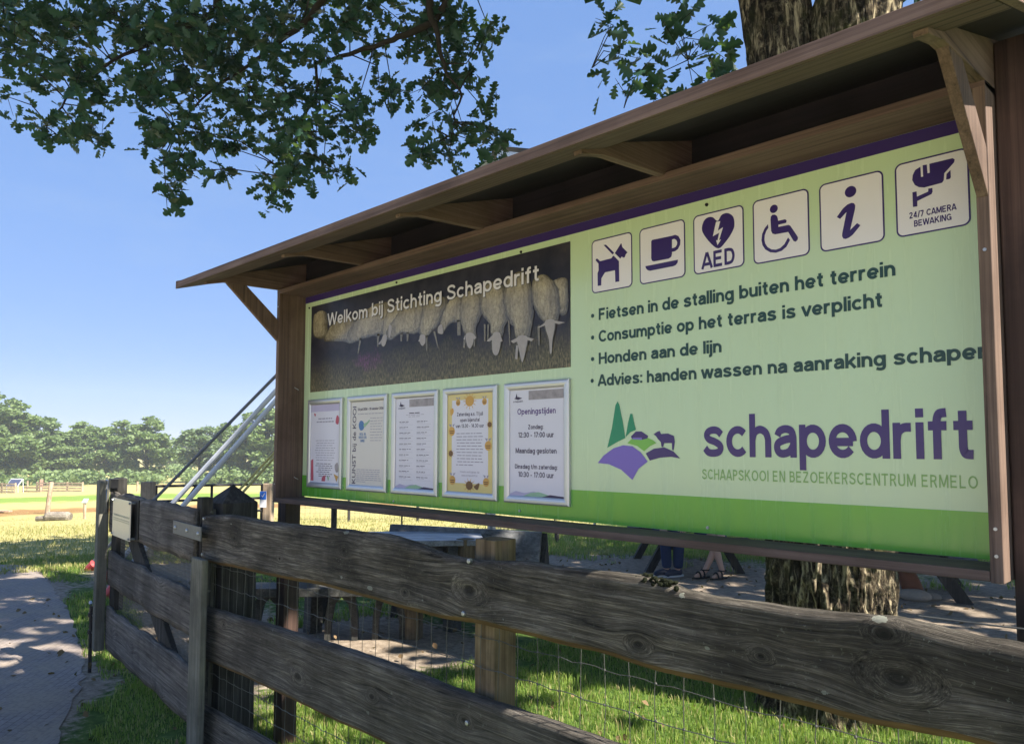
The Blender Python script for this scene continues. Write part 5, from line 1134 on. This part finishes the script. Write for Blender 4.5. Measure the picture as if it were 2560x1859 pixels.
# undergrowth that closes the foot of the wood
rs = np.random.RandomState(77); UX = []
for k in range(95):
    px = rs.uniform(-160, 800); d = rs.uniform(99, 106) if px < 400 or px > 480 else rs.uniform(130, 150); g = at(px, 1113, d); z = float(terrain(g[0], g[1])); r = rs.uniform(.8, 1.7)
    m = 110; v = rs.normal(size=(m, 3)); v /= np.linalg.norm(v, axis=1)[:, None]; v *= (rs.rand(m) ** .4)[:, None] * np.array([r * 1.3, r * 1.3, r * .8]); UX.append(np.array([g[0], g[1], z + r * .55]) + v)
un = thing('undergrowth', 'dense green undergrowth along the foot of the far wood', 'undergrowth', tuple(UX[0][0])); un['kind'] = 'stuff'
leaf_object('foliage', np.concatenate(UX), .55, M_FLEAF, un, tuple(UX[0][0]), 9, True, .1)

# the wood goes on behind the board
rs = np.random.RandomState(78); WX = []
for k in range(150):
    px = rs.uniform(860, 2900) if k < 125 else rs.uniform(-1600, -160); d = rs.uniform(108, 125); g = at(px, 1113, d); z = float(terrain(g[0], g[1])); h = rs.uniform(2.5, 6); r = rs.uniform(1.8, 3.2)
    m = 330; v = rs.normal(size=(m, 3)); v /= np.linalg.norm(v, axis=1)[:, None]; v *= (rs.rand(m) ** .35)[:, None] * np.array([r * 1.2, r * 1.2, h]); WX.append(np.array([g[0], g[1], z + h]) + v)
wd_ = leaf_object('far_wood', np.concatenate(WX), .75, M_FLEAF, None, (0, 0, 0), 19, True, .1); tag(wd_, 'far-off wood that runs on behind the notice board', 'wood', kind='stuff')

# ================================================================== FIELD
def base(px, py): p = onT(px, py); return p
def field_pen(px0, px1, pyb, hpx, label, nposts, mat, rails=4):
    p0 = base(px0, pyb); p1 = base(px1, pyb + 1); d0 = (p0 - CW) @ RW[2]; h = hpx * d0 / FPX
    t = thing('hurdle_fence', label, 'fence', tuple(p0), 0, 'pale hurdle fences in the field')
    for k in range(nposts):
        q_ = p0 + (p1 - p0) * k / (nposts - 1); MB(p0).box((q_[0] - .07, q_[1] - .07, q_[2] - .2), (q_[0] + .07, q_[1] + .07, q_[2] + h * 1.04)).build('post', M_PALE, t)
    for k in range(rails):
        z = h * (.14 + .78 * k / (rails - 1)); o_ = np.array([0, -.09, z]); MB(p0).bar(p0 + o_, p1 + o_, .04, .15, (0, 0, 1)).build('rail', M_PALEX, t)
    return t
field_pen(92, 206, 1229, 24, 'pale plank hurdle fence standing in the field right of the tall post', 4, M_PALE)
field_pen(-30, 38, 1231, 24, 'pale hurdle fence at the left edge of the field behind the solar panel', 3, M_PALE)
field_pen(58, 102, 1229, 12, 'low pale single plank fence between the two hurdle fences', 2, M_PALE, 2)
p = base(102, 1228); t = thing('gate_post', 'thick reddish post standing at the end of the hurdle fence', 'post', tuple(p)); d_ = (p - CW) @ RW[2]; h = 30 * d_ / FPX
MB(p).box((p[0] - .16, p[1] - .16, p[2] - .2), (p[0] + .16, p[1] + .16, p[2] + h)).build('shaft', plain('reddish_post', (.36, .20, .15), .8, .1), t, .02)
p = base(68, 1228); t = thing('fence_post', 'thin pale stake between the solar panel and the thick post', 'post', tuple(p)); MB(p).tube([p - np.array([0, 0, .2]), p + np.array([0, 0, 1.15])], .09, 8).build('shaft', M_PALE, t)
# solar panel on a white stand
p = base(36, 1231); d_ = (p - CW) @ RW[2]; k_ = d_ / FPX; t = thing('solar_panel', 'tilted solar panel on a white frame stand in the field', 'solar panel', tuple(p))
rt = RW[0]; up = np.array([0, 0, 1.]); fw = RW[2] * np.array([1, 1, 0])
c = p + up * 25 * k_; ex = rt * 15 * k_; ey = up * 9 * k_ + fw * 6 * k_ + rt * 2.5 * k_
def slabq(c, ex, ey, th, name, mat, par, org): n_ = nrm(np.cross(ex, ey)) * th; MB(org).prism([c - ex - ey, c + ex - ey, c + ex + ey, c - ex + ey], n_).build(name, mat, par)
slabq(c, ex, ey, .05, 'frame', M_WHITEM, t, p); slabq(c - nrm(np.cross(ex, ey)) * -.06 * -1 * 0 - fw * .08, ex * .9, ey * .86, .03, 'cell_panel', M_SOLAR, t, p)
for s_ in (-1, 1):
    MB(p).tube([c + ex * s_ * .95 - ey, p + rt * (14 * s_ - 5) * k_ - up * .1], .035, 6).build('leg', M_WHITEM, t)
    MB(p).tube([c + ex * s_ * .95 + ey * .9, p + rt * (14 * s_ + 2) * k_ + fw * 10 * k_ - up * .1], .035, 6).build('leg', M_WHITEM, t)
# rubbing post, log, lectern, plank, stakes
p = base(117, 1284); d_ = (p - CW) @ RW[2]; k_ = d_ / FPX; t = thing('rubbing_post', 'tall leaning bare wooden post behind the log in the field', 'post', tuple(p))
MB(p).tube([p - up * .3, p + up * 38 * k_ + rt * 4 * k_, p + up * 79 * k_ + rt * 9 * k_], [6 * k_, 5.6 * k_, 5 * k_], 10).build('shaft', M_PALE, t)
p = base(140, 1303); d_ = (p - CW) @ RW[2]; k_ = d_ / FPX; t = thing('fallen_log', 'hewn grey log lying on the yellow grass beside the leaning post', 'log', tuple(p))
MB(p).tube([p + rt * -26 * k_ + up * 11 * k_, p + rt * -20 * k_ + up * 12 * k_, p + rt * 30 * k_ + up * 12 * k_, p + rt * 36 * k_ + up * 11 * k_], [9 * k_, 12.5 * k_, 12.5 * k_, 10 * k_], 12).build('trunk_piece', M_STUMP, t)
MB(p).tube([p + rt * -49 * k_ + up * 7 * k_, p + rt * -30 * k_ + up * 8 * k_, p + rt * -22 * k_ + up * 4 * k_], [6.5 * k_, 7 * k_, 6 * k_], 10).build('branch_stub', M_STUMP, t)
p = base(211, 1299); d_ = (p - CW) @ RW[2]; k_ = d_ / FPX; t = thing('sign_post', 'short wooden post with a small blue-grey tilted sign in the field', 'sign', tuple(p))
MB(p).tube([p - up * .2, p + up * 41 * k_], 3.6 * k_, 8).build('post', M_PALE, t); slabq(p + up * 47 * k_ + rt * 1 * k_, rt * 6 * k_, up * 5 * k_ + fw * 3 * k_ + rt * 1 * k_, .03, 'sign_face', plain('pale_blue_sign', (.33, .40, .50), .4), t, p)
p = base(5, 1283); d_ = (p - CW) @ RW[2]; k_ = d_ / FPX; t = thing('plank_bench', 'pale plank bench at the left edge of the photo', 'bench', tuple(p))
MB(p).bar(p + rt * -45 * k_ + up * 7 * k_, p + rt * 22 * k_ + up * 6 * k_, .3, 3.5 * k_).build('seat', M_PALEX, t)
for s_ in (-38, -2): MB(p).bar(p + rt * s_ * k_ - up * .2, p + rt * s_ * k_ + up * 5 * k_, .2, .15, (1, 0, 0)).build('leg', M_DPOST, t)
def stake(px, py, hpx, wpx, label, mat, name='fence_post'):
    p = base(px, py); d_ = (p - CW) @ RW[2]; k_ = d_ / FPX; t = thing(name, label, 'post', tuple(p)); MB(p).tube([p - up * .2, p + up * hpx * k_], wpx * k_ / 2, 8).build('shaft', mat, t)
stake(343, 1230, 27, 5, 'thin pale stake left of the metal field gate', M_PALE); stake(409, 1226, 16, 4, 'short pale stake seen through the metal field gate', M_PALE)
stake(834, 1352, 92, 15, 'dark wooden post below the board beside the left leg', M_DPOST, 'dark_post'); stake(1004, 1345, 78, 4, 'thin pole behind the plank bench back', M_DPOST, 'thin_pole'); stake(1392, 1356, 34, 11, 'stubby dark post on the green grass below the board', M_DPOST, 'grass_post')
# netting in the field behind the bench
p0 = at(700, 1300, 21.0); p1 = at(1560, 1300, 21.0); t = thing('sheep_fence', 'thin wire sheep netting across the sunlit field behind the bench', 'fence', (p0[0], p0[1], float(terrain(p0[0], p0[1])))); org = np.array(t.location)
mb = MB(org)
for i in range(70):
    q_ = p0 + (p1 - p0) * i / 69; z = float(terrain(q_[0], q_[1])); mb.tube([(q_[0], q_[1], z), (q_[0], q_[1], z + 1.0)], .0035, 3)
for h in (.1, .25, .4, .6, .8, 1.0): mb.tube([(p0[0], p0[1], float(terrain(p0[0], p0[1])) + h), (p1[0], p1[1], float(terrain(p1[0], p1[1])) + h)], .0035, 3)
mb.build('wire_netting', M_WIRE, t)
for i in range(6): q_ = p0 + (p1 - p0) * i / 5; z = float(terrain(q_[0], q_[1])); MB(org).tube([(q_[0], q_[1], z - .2), (q_[0], q_[1], z + 1.1)], .04, 7).build('post', M_DPOST, t)

# --- metal field gate with its two posts
ga = at(371, 1204, 11.0); gb = at(671, 1212, 12.4); ga[2] = gb[2] = 0
for p, hh, w_, lab in ((ga, 1.09, .15, 'square weathered gate post at the left end of the metal field gate'), (gb, 1.0, .155, 'square gate post with a blue and white route sign')):
    t = thing('field_gate_post', lab, 'post', tuple(p)); c, s_ = .77, .64
    post_ = MB(p).bar((p[0], p[1], -.2), (p[0], p[1], hh), w_, w_, (c, s_, 0)).build('shaft', M_PALE, t, .01)
    if hh == 1.0:
        f_ = -nrm(RW[2] * np.array([1, 1, 0])); cc = p + f_ * (w_ * .72) - rt * .045; sgn = MB(p).prism([cc - rt * .055 + up * .62, cc + rt * .055 + up * .62, cc + rt * .055 + up * .88, cc - rt * .055 + up * .88], f_ * .006).build('route_sign', M_WHITE, t)
        c2 = cc + f_ * .009; MB(p).prism([c2 - rt * .052 + up * .75, c2 + rt * .052 + up * .75, c2 + rt * .052 + up * .877, c2 - rt * .052 + up * .877], f_ * .002).build('blue_field', plain('route_sign_blue', (.03, .16, .62), .4), sgn)
        c3 = cc + f_ * .012; mb = MB(p); mb.bar(c3 + rt * -.022 + up * .815, c3 + rt * -.006 + up * .79, .012, .002, f_); mb.bar(c3 + rt * -.006 + up * .79, c3 + rt * .028 + up * .85, .012, .002, f_); mb.build('tick_mark', M_WHITE, sgn)
gm = thing('metal_field_gate', 'black tubular metal field gate between two square posts', 'gate', tuple(ga)); g0 = ga + (gb - ga) * .06; g1 = ga + (gb - ga) * .94
for z in (1.02, .80, .60, .40, .20): MB(ga).tube([g0 + up * z, g1 + up * (z - .03)], .019, 8).build('rail', M_BLACK, gm)
for u in (0, .5, 1): q_ = g0 + (g1 - g0) * u; MB(ga).tube([q_ + up * .15, q_ + up * (1.03 - .03 * u)], .021, 8).build('upright', M_BLACK, gm)
MB(ga).tube([g0 + up * .2, g0 + (g1 - g0) * .35 + up * 1.0], .016, 8).build('diagonal_bar', M_BLACK, gm)

# --- guyed mast: pole behind the board, slanting stays on red feet
apex = at(1232, 392, 8.3); mo = np.array([apex[0], apex[1], 0.])
mast = thing('guyed_mast', 'tall mast with a dark panel held by slanting white and dark stays on red feet', 'mast', tuple(mo))
MB(mo).tube([mo - up * .1, apex + up * .02], .045, 12).build('pole', M_STEEL, mast)
slabq(apex + rt * .19 + up * .02, rt * .2 + fw * .05, fw * .22 + up * .05, .05, 'top_panel', M_SOLAR, mast, mo)
for (fx, fy), r, mat in (((222, 1424), .020, plain('dark_stay', (.16, .17, .19), .5)), ((262, 1452), .030, plain('grey_stay', (.60, .63, .68), .45)), ((264, 1494), .028, plain('grey_stay', (.60, .63, .68), .45))):
    ft = onZ(fx, fy, .0); st_ = MB(mo).tube([ft + up * .05, apex + up * .02], r, 8).build('stay', mat, mast)
    d_ = nrm(apex - ft); MB(mo).tube([ft - d_ * .02, ft + d_ * .03, ft + d_ * .13, ft + d_ * .15], [.05, .062, .062, .035], 10).build('foot', M_REDP, st_)
M_ROPE = plain('yellow_rope', (.50, .44, .18), .7)
for (ax, ay), (bx, by), d in (((684, 1133), (566, 1258), 11.4), ((686, 1143), (578, 1262), 11.2)):
    a_, b_ = at(ax, ay, d), at(bx, by, d); a_ = a_ + (a_ - b_) * 1.0; b_ = b_ + (b_ - a_) * .28
    MB(mo).tube([a_, b_], .020, 6).build('rope', M_ROPE, mast)

# ================================================================== PICNIC CORNER
def frame2(p, q): d = nrm((q - p) * np.array([1, 1, 0])); return d, np.array([-d[1], d[0], 0])
# massive table and bench behind the fence
tc_ = onZ(905, 1600, 0); e1 = nrm(RW[0] * np.array([1, 1, 0]) + .10 * fw); e2 = np.array([-e1[1], e1[0], 0]); tz = .772
tb = thing('picnic_table', 'heavy dark wooden picnic table with pale worn top behind the fence', 'table', tuple(tc_))
T = lambda u, v, z: tc_ + e1 * u + e2 * v + up * z
def tbar(a, b, w_, th, name, mat, par, upv=(0, 0, 1), bev=.006, org=None): return MB(tc_ if org is None else org).bar(a, b, w_, th, upv).build(name, mat, par, bev)
for k in range(4): tbar(T(-.72, .22 + .19 * k, tz), T(1.02, .22 + .19 * k, tz), .18, .05, 'top_plank', M_TTOP, tb)
for u in (-.45, .75):
    tbar(T(u, .15, tz - .09), T(u, .88, tz - .09), .09, .12, 'bearer', M_TABLE, tb); tbar(T(u, .30, -.05), T(u, .42, tz - .1), .12, .12, 'leg', M_TABLE, tb, (0, 1, 0)); tbar(T(u, .75, -.05), T(u, .68, tz - .1), .12, .12, 'leg', M_TABLE, tb, (0, 1, 0))
MB(tc_).box(tuple(T(.86, .2, tz - .16) - .06), tuple(T(.86, .2, tz - .03) + .06)).build('end_block', M_LPOST, tb, .006)
bn = thing('plank_bench', 'low dark plank bench with arched legs in front of the picnic table', 'bench', tuple(tc_))
tbar(T(-.95, 0, .43), T(.62, -.10, .43), .30, .07, 'seat', M_TABLE, bn)
for u in (-.75, -.17, .22):
    a_ = T(u, -.02, 0); mb = MB(tc_)
    for s_ in (-1, 1):
        pts = [(s_ * .16, -.03), (s_ * .15, .16), (s_ * .10, .30), (0, .36), (0, .40), (s_ * .18, .40), (s_ * .24, .2), (s_ * .25, -.03)]
        mb.prism([a_ + e1 * (q_[0] * .55 + .0) + up * q_[1] for q_ in pts], e2 * .1)
    mb.build('leg', M_TABLE, bn)
sp = onZ(1032, 1594, 0); t = thing('seat_post', 'pale square stub post standing in the sunlit sand by the bench', 'post', tuple(sp)); MB(sp).bar(sp - up * .1, sp + up * .46, .15, .14, (.8, .6, 0)).build('shaft', M_LPOST, t, .01)
# bench with sloping back, beyond the table
b0, b1 = at(975, 1310, 7.4), at(1352, 1330, 6.9); bc = np.array([(b0[0] + b1[0]) / 2, (b0[1] + b1[1]) / 2, 0]); ed, en = frame2(b0, b1)
bb = thing('backrest_bench', 'bench with wide silver grey plank back beyond the picnic table', 'bench', tuple(bc))
zt0, zt1 = b0[2], b1[2]
f0 = np.array([b0[0], b0[1], 0]); f1_ = np.array([b1[0], b1[1], 0])
MB(bc).prism([f0 + up * zt0, f1_ + up * zt1, f1_ + up * (zt1 - .31) - en * .10, f0 + up * (zt0 - .31) - en * .10], en * .05).build('backrest', M_BENCHG, bb, .004)
MB(bc).prism([f0 + up * .46 - en * .14, f1_ + up * .46 - en * .14, f1_ + up * .46 - en * .50, f0 + up * .46 - en * .50], up * -.06).build('seat', M_BENCHG, bb, .004)
for p_, z in ((f0 + ed * .1, zt0), (f1_ - ed * .015, zt1)):
    MB(bc).prism([p_ + up * (z - .01) + en * .06, p_ + en * .26 - up * .05, p_ - en * .18 - up * .05, p_ - en * .04 + up * (z - .3)], ed * .06).build('end_support', M_DPOST, bb, .004)
def a_table(c, d, label, mat, L=1.5, rz=None):
    """A-frame picnic table; d = direction of the planks"""
    c = np.array(c, float); n = np.array([-d[1], d[0], 0]); t = thing('picnic_table', label, 'table', tuple(c))
    Q = lambda u, v, z: c + d * u + n * v + up * z
    for k in range(5): MB(c).bar(Q(-L / 2, -.3 + .15 * k, .74), Q(L / 2, -.3 + .15 * k, .74), .14, .045).build('top_plank', mat, t, .004)
    for s_ in (-1, 1): MB(c).bar(Q(-L / 2, s_ * .66, .425), Q(L / 2, s_ * .66, .425), .26, .05).build('seat', mat, t, .004)
    for u in (-L * .36, L * .36):
        MB(c).bar(Q(u, -.75, .37), Q(u, .75, .37), .05, .10).build('bearer', mat, t)
        for s_ in (-1, 1): MB(c).bar(Q(u + .05, s_ * .68, -.03), Q(u + .05, s_ * .20, .71), .05, .13, tuple(n)).build('leg', mat, t)
    return t
# visitors' bench: legs splay sideways in the photo
vb = (onZ(1620, 1430, 0) + onZ(1853, 1432, 0)) / 2; vd = nrm(onZ(1853, 1432, 0) - onZ(1620, 1430, 0))
vn = np.array([-vd[1], vd[0], 0]);
if vn @ fw < 0: vn = -vn
vis = thing('picnic_table', 'dark picnic table where two visitors sit, seen below the board', 'table', tuple(vb)); Q = lambda u, v, z: vb + vd * u + vn * v + up * z
MB(vb).bar(Q(-.70, .02, .42), Q(.72, .02, .40), .28, .06).build('seat', M_DPOST, vis, .004); MB(vb).bar(Q(-.70, 1.25, .42), Q(.72, 1.25, .42), .28, .06).build('seat', M_DPOST, vis, .004)
for k in range(5): MB(vb).bar(Q(-.78, .35 + .15 * k, .76), Q(.78, .35 + .15 * k, .76), .14, .05).build('top_plank', M_DPOST, vis, .004)
for s_ in (-1, 1):
    for v in (.02, 1.25): MB(vb).bar(Q(s_ * .60, v, -.03), Q(s_ * .36, v, .40), .12, .09, tuple(vd)).build('leg', M_DPOST, vis)
    MB(vb).bar(Q(s_ * .3, -.02, .34), Q(s_ * .3, 1.3, .34), .06, .10).build('bearer', M_DPOST, vis); MB(vb).bar(Q(s_ * .3, .64, .3), Q(s_ * .3, .64, .73), .1, .1, (1, 0, 0)).build('upright', M_DPOST, vis)
rb = (onZ(2315, 1500, 0) + onZ(2423, 1493, 0)) / 2
a_table(rb + fw * .45 - rt * .35, nrm(rt * .45 + fw * .9), 'dark A-frame picnic table in the shade right of the oak trunk', M_DPOST, 1.5)
lg_ = onZ(2270, 1495, 0); t = thing('log_stump', 'reddish brown stump with pale foot right of the oak trunk', 'stump', tuple(lg_))
MB(lg_).tube([lg_ - up * .03 + rt * .10, lg_ + up * .16 + rt * .03, lg_ + up * .36 - rt * .06], [.10, .10, .085], 12).build('stump', plain('reddish_stump', (.16, .065, .035), .8, .1, 0, 0, .35, 14), t, smooth=True)
mb = MB(lg_); mb.blob(lg_ + rt * .02 - fw * .1 + up * .05, (.17, .12, .07), 12, 8); mb.blob(lg_ + rt * .22 - fw * .08 + up * .03, (.09, .08, .045), 10, 6); mb.build('pale_root', plain('pale_root', (.30, .25, .19), .9, .1, 0, 0, .3, 20), t, smooth=True)

# ================================================================== PEOPLE
M_SKIN = plain('skin', (.50, .30, .21), .5, .3, 0, 0, .06, 30); M_JEAN = plain('blue_jeans', (.020, .035, .085), .85, .1, 0, 0, .25, 60); M_SHOE = plain('dark_blue_shoe', (.020, .026, .05), .6, .3)
M_SOLE = plain('shoe_sole', (.55, .55, .53), .7); M_SAND = plain('black_sandal', (.012, .011, .011), .6, .2); M_SHIRT = plain('grey_shirt', (.16, .17, .19), .9, .1, 0, 0, .1, 40); M_DRESS = plain('navy_dress', (.04, .05, .10), .9, .1, 0, 0, .1, 40)
M_HAIR = plain('brown_hair', (.05, .032, .02), .7, .3, 0, 0, .3, 60); M_EYE = plain('dark_eye', (.02, .015, .012), .2); M_LIP = plain('lips', (.42, .16, .13), .5)
def skin_mesh(name, V, E, R, mat, parent, root=0, sub=2):
    me = bpy.data.meshes.new(name); me.from_pydata([tuple(v) for v in V], E, []); o = bpy.data.objects.new(name, me); COL.objects.link(o)
    sk = o.modifiers.new('skin', 'SKIN'); sk.use_smooth_shade = True
    for i, r in enumerate(R): me.skin_vertices[0].data[i].radius = (r, r)
    me.skin_vertices[0].data[root].use_root = True
    o.modifiers.new('sub', 'SUBSURF').levels = sub
    bpy.context.view_layer.update(); ev = bpy.data.meshes.new_from_object(o.evaluated_get(bpy.context.evaluated_depsgraph_get())); ev.name = name
    bpy.data.objects.remove(o); ev.materials.append(mat); ev.polygons.foreach_set('use_smooth', [True] * len(ev.polygons))
    o = bpy.data.objects.new(name, ev); COL.objects.link(o); o.parent = parent; return o
def seated(org, fdir, label, legs, bare, top_mat, hair_len, lean=0.0, scale=1.0):
    """legs: for each side (knee forward, knee side, ankle forward, ankle side, toe direction (fwd, side))"""
    F_ = nrm(np.array([fdir[0], fdir[1], 0])); Sd = np.array([F_[1], -F_[0], 0]); root = thing('person', label, 'person', tuple(org), 0, 'visitors at the picnic table')
    P = lambda f, s_, z: (F_ * f + Sd * s_ + up * z) * scale
    V = [P(0, 0, .50), P(.02, 0, .66), P(.03 + lean, 0, .86), P(.02 + lean, 0, .98), P(.03 + lean, 0, 1.05), P(.05 + lean, 0, 1.12), P(.055 + lean, 0, 1.22), P(.05 + lean, 0, 1.27)]
    R = [.13, .125, .135, .10, .052, .062, .088, .06]; E = [(i, i + 1) for i in range(7)]
    def add(par, pts):
        k = par
        for p_, r in pts: V.append(p_); R.append(r); E.append((k, len(V) - 1)); k = len(V) - 1
        return k
    joints = []
    for s_, (kf, ks, af, as_, tf, ts) in zip((-1, 1), legs):
        hip, knee, ank = P(.03, s_ * .10, .50), P(kf, ks, .49), P(af, as_, .085)
        mid = (hip + knee) / 2; calf = knee * .62 + ank * .38 + np.array([0, 0, 0]) - F_ * .02; toe = P(af + tf * .17, as_ + ts * .17, .028); ball = P(af + tf * .10, as_ + ts * .10, .038)
        add(0, [(hip, .095), (mid, .078), (knee, .058), (calf, .054), (knee * .2 + ank * .8, .036), (ank, .036), (ball, .036), (toe, .022)]); joints.append((hip, mid, knee, calf, ank, ball, toe, P(af - tf * .05, as_ - ts * .05, .03)))
        sh, el, wr = P(.02 + lean, s_ * .19, .97), P(.10 + lean, s_ * .25, .70), P(.30, s_ * .13, .60)
        k = add(3, [(sh, .058), ((sh + el) / 2, .046), (el, .038), ((el + wr) / 2, .034), (wr, .024), (wr + P(.05, -s_ * .01, -.01), .026)])
        hd = V[k]
        for j, (dy, L) in enumerate(((-.030, .072), (-.010, .082), (.010, .076), (.029, .060))): add(k, [(hd + P(.035, s_ * dy, -.005), .010), (hd + P(.035 + L * .5, s_ * dy * 1.1, -.012), .0088), (hd + P(.035 + L, s_ * dy * 1.1, -.034), .0075)])
        add(k, [(hd + P(.0, -s_ * .034, -.004), .011), (hd + P(.03, -s_ * .050, -.014), .009), (hd + P(.052, -s_ * .050, -.026), .008)])
    body = skin_mesh('body', V, E, R, M_SKIN, root)
    # clothes over the body
    TV = V[:4] + [P(.03 + lean, 0, 1.03)]; TR_ = [.150, .140, .150, .115, .062]; TE = [(0, 1), (1, 2), (2, 3), (3, 4)]
    for s_ in (-1, 1):
        sh, el = P(.02 + lean, s_ * .19, .97), P(.10 + lean, s_ * .25, .70); TV += [sh, (sh * .45 + el * .55)]; TR_ += [.07, .062]; TE += [(3, len(TV) - 2), (len(TV) - 2, len(TV) - 1)]
    skin_mesh('shirt', TV, TE, TR_, top_mat, root)
    if not bare:
        JV = [P(0, 0, .52)]; JR = [.14]; JE = []
        for hip, mid, knee, calf, ank, ball, toe, heel in joints:
            k = 0
            for p_, r in ((hip, .105), (mid, .090), (knee, .076), (calf, .074), (knee * .16 + ank * .84, .066), (ank + up * .02, .064)): JV.append(p_); JR.append(r); JE.append((k, len(JV) - 1)); k = len(JV) - 1
        skin_mesh('jeans', JV, JE, JR, M_JEAN, root)
    else:
        JV = [P(0, 0, .52)]; JR = [.145]; JE = []
        for hip, mid, knee, *_r in joints:
            k = 0
            for p_, r in ((hip, .11), (mid, .10), (mid * .25 + knee * .75, .092)): JV.append(p_); JR.append(r); JE.append((k, len(JV) - 1)); k = len(JV) - 1
        skin_mesh('skirt', JV, JE, JR, top_mat, root)
    for hip, mid, knee, calf, ank, ball, toe, heel in joints:
        d = nrm((toe - heel) * np.array([1, 1, 0])); sd = np.array([-d[1], d[0], 0]); mb = MB()
        if not bare:
            sh = skin_mesh('shoe', [heel + up * .018, ank * .5 + heel * .5 + up * .0, ball + up * .012, toe + d * .02 + up * .008], [(0, 1), (1, 2), (2, 3)], [.044, .048, .046, .034], M_SHOE, root)
            ol = [heel - d * .04, heel - sd * .038, ball - sd * .046, toe + d * .05, ball + sd * .046, heel + sd * .038]; MB().prism([np.array([q_[0], q_[1], .004]) for q_ in ol], up * .020).build('sole', M_SOLE, sh)
        else:
            ol = [heel - d * .03, heel - sd * .034, ball - sd * .044, toe + d * .045, ball + sd * .044, heel + sd * .034]; mb.prism([np.array([q_[0], q_[1], .004]) for q_ in ol], up * .018)
            for c_, w_, h_ in ((ball + d * .01, .045, .068), (ball * .45 + ank * .55 - up * .01, .046, .085)):
                pts = [c_ * np.array([1, 1, 0]) + sd * w_ * math.cos(a) + up * (.015 + h_ * math.sin(a)) for a in np.linspace(0, math.pi, 9)]; mb.tube(pts, .011, 6)
            pts = [ank * np.array([1, 1, 0]) + sd * .046 * math.cos(a) + d * (.046 * math.sin(a) - .01) + up * .10 for a in np.linspace(0, 2 * math.pi, 13)]; mb.tube(pts, .008, 6)
            mb.build('sandal', M_SAND, root)
    hc = P(.055 + lean, 0, 1.20); mb = MB(); mb.blob(hc - F_ * .018 + up * .028, (.098, .098, .098), 18, 12)
    if hair_len: mb.blob(hc - F_ * .06 - up * .05, (.085, .085, .12), 14, 10)
    hr = mb.build('hair', M_HAIR, root, smooth=True)
    mb = MB(); 
    for s_ in (-1, 1): mb.blob(hc + F_ * .088 + Sd * s_ * .033 + up * -.002, (.011, .011, .008), 8, 6)
    mb.build('eyes', M_EYE, body); mb = MB(); mb.blob(hc + F_ * .096 - up * .030, (.014, .014, .020), 8, 6)
    for s_ in (-1, 1): mb.blob(hc + Sd * s_ * .088 - up * .02, (.016, .016, .030), 8, 6)
    mb.build('nose_and_ears', M_SKIN, body, smooth=True); mb = MB(); mb.blob(hc + F_ * .085 - up * .068, (.022, .018, .007), 8, 6); mb.build('mouth', M_LIP, body)
    return root
fc = -vn
man = onZ(1676, 1436, 0); wom = onZ(1785, 1438, 0)
def loc_(p, f, s_): return p - fc * f
seat_m = vb + vd * ((man - vb) @ vd) + vn * .02; seat_w = vb + vd * ((wom - vb) @ vd) + vn * .02
Sdv = np.array([fc[1], -fc[0], 0]); sl = 1 if (Sdv @ rt) > 0 else -1                     # which way is right in the photo
seated(seat_m, fc, 'person in blue jeans and dark sneakers sitting on the picnic table seat', [(.40, -.08, .33, -.07, .45, -.9 * sl), (.40, .09, .30, .06, .45, -.9 * sl)], False, M_SHIRT, 0)
seated(seat_w, fc, 'person with bare legs and black sandals sitting beside the one in jeans', [(.40, -.05, .40, -.15 * sl, .55, -.83 * sl), (.42, .05, .46, .05 * sl, .55, -.83 * sl)], True, M_DRESS, 1)



# ================================================================== AIR
t = NT('far_haze_air'); t.t.nodes.remove(t.p); pv = t.n('VolumePrincipled'); pv.inputs['Color'].default_value = (.80, .88, 1, 1); pv.inputs['Density'].default_value = .0009; pv.inputs['Anisotropy'].default_value = .2
t.l(pv.outputs[0], t.out.inputs['Volume'])
hz_ob = MB().box((-260, -240, -7), (240, 260, 19)).build('haze', t.mat); tag(hz_ob, kind='stuff'); hz_ob.display_type = 'WIRE'
S.cycles.volume_bounces = 1
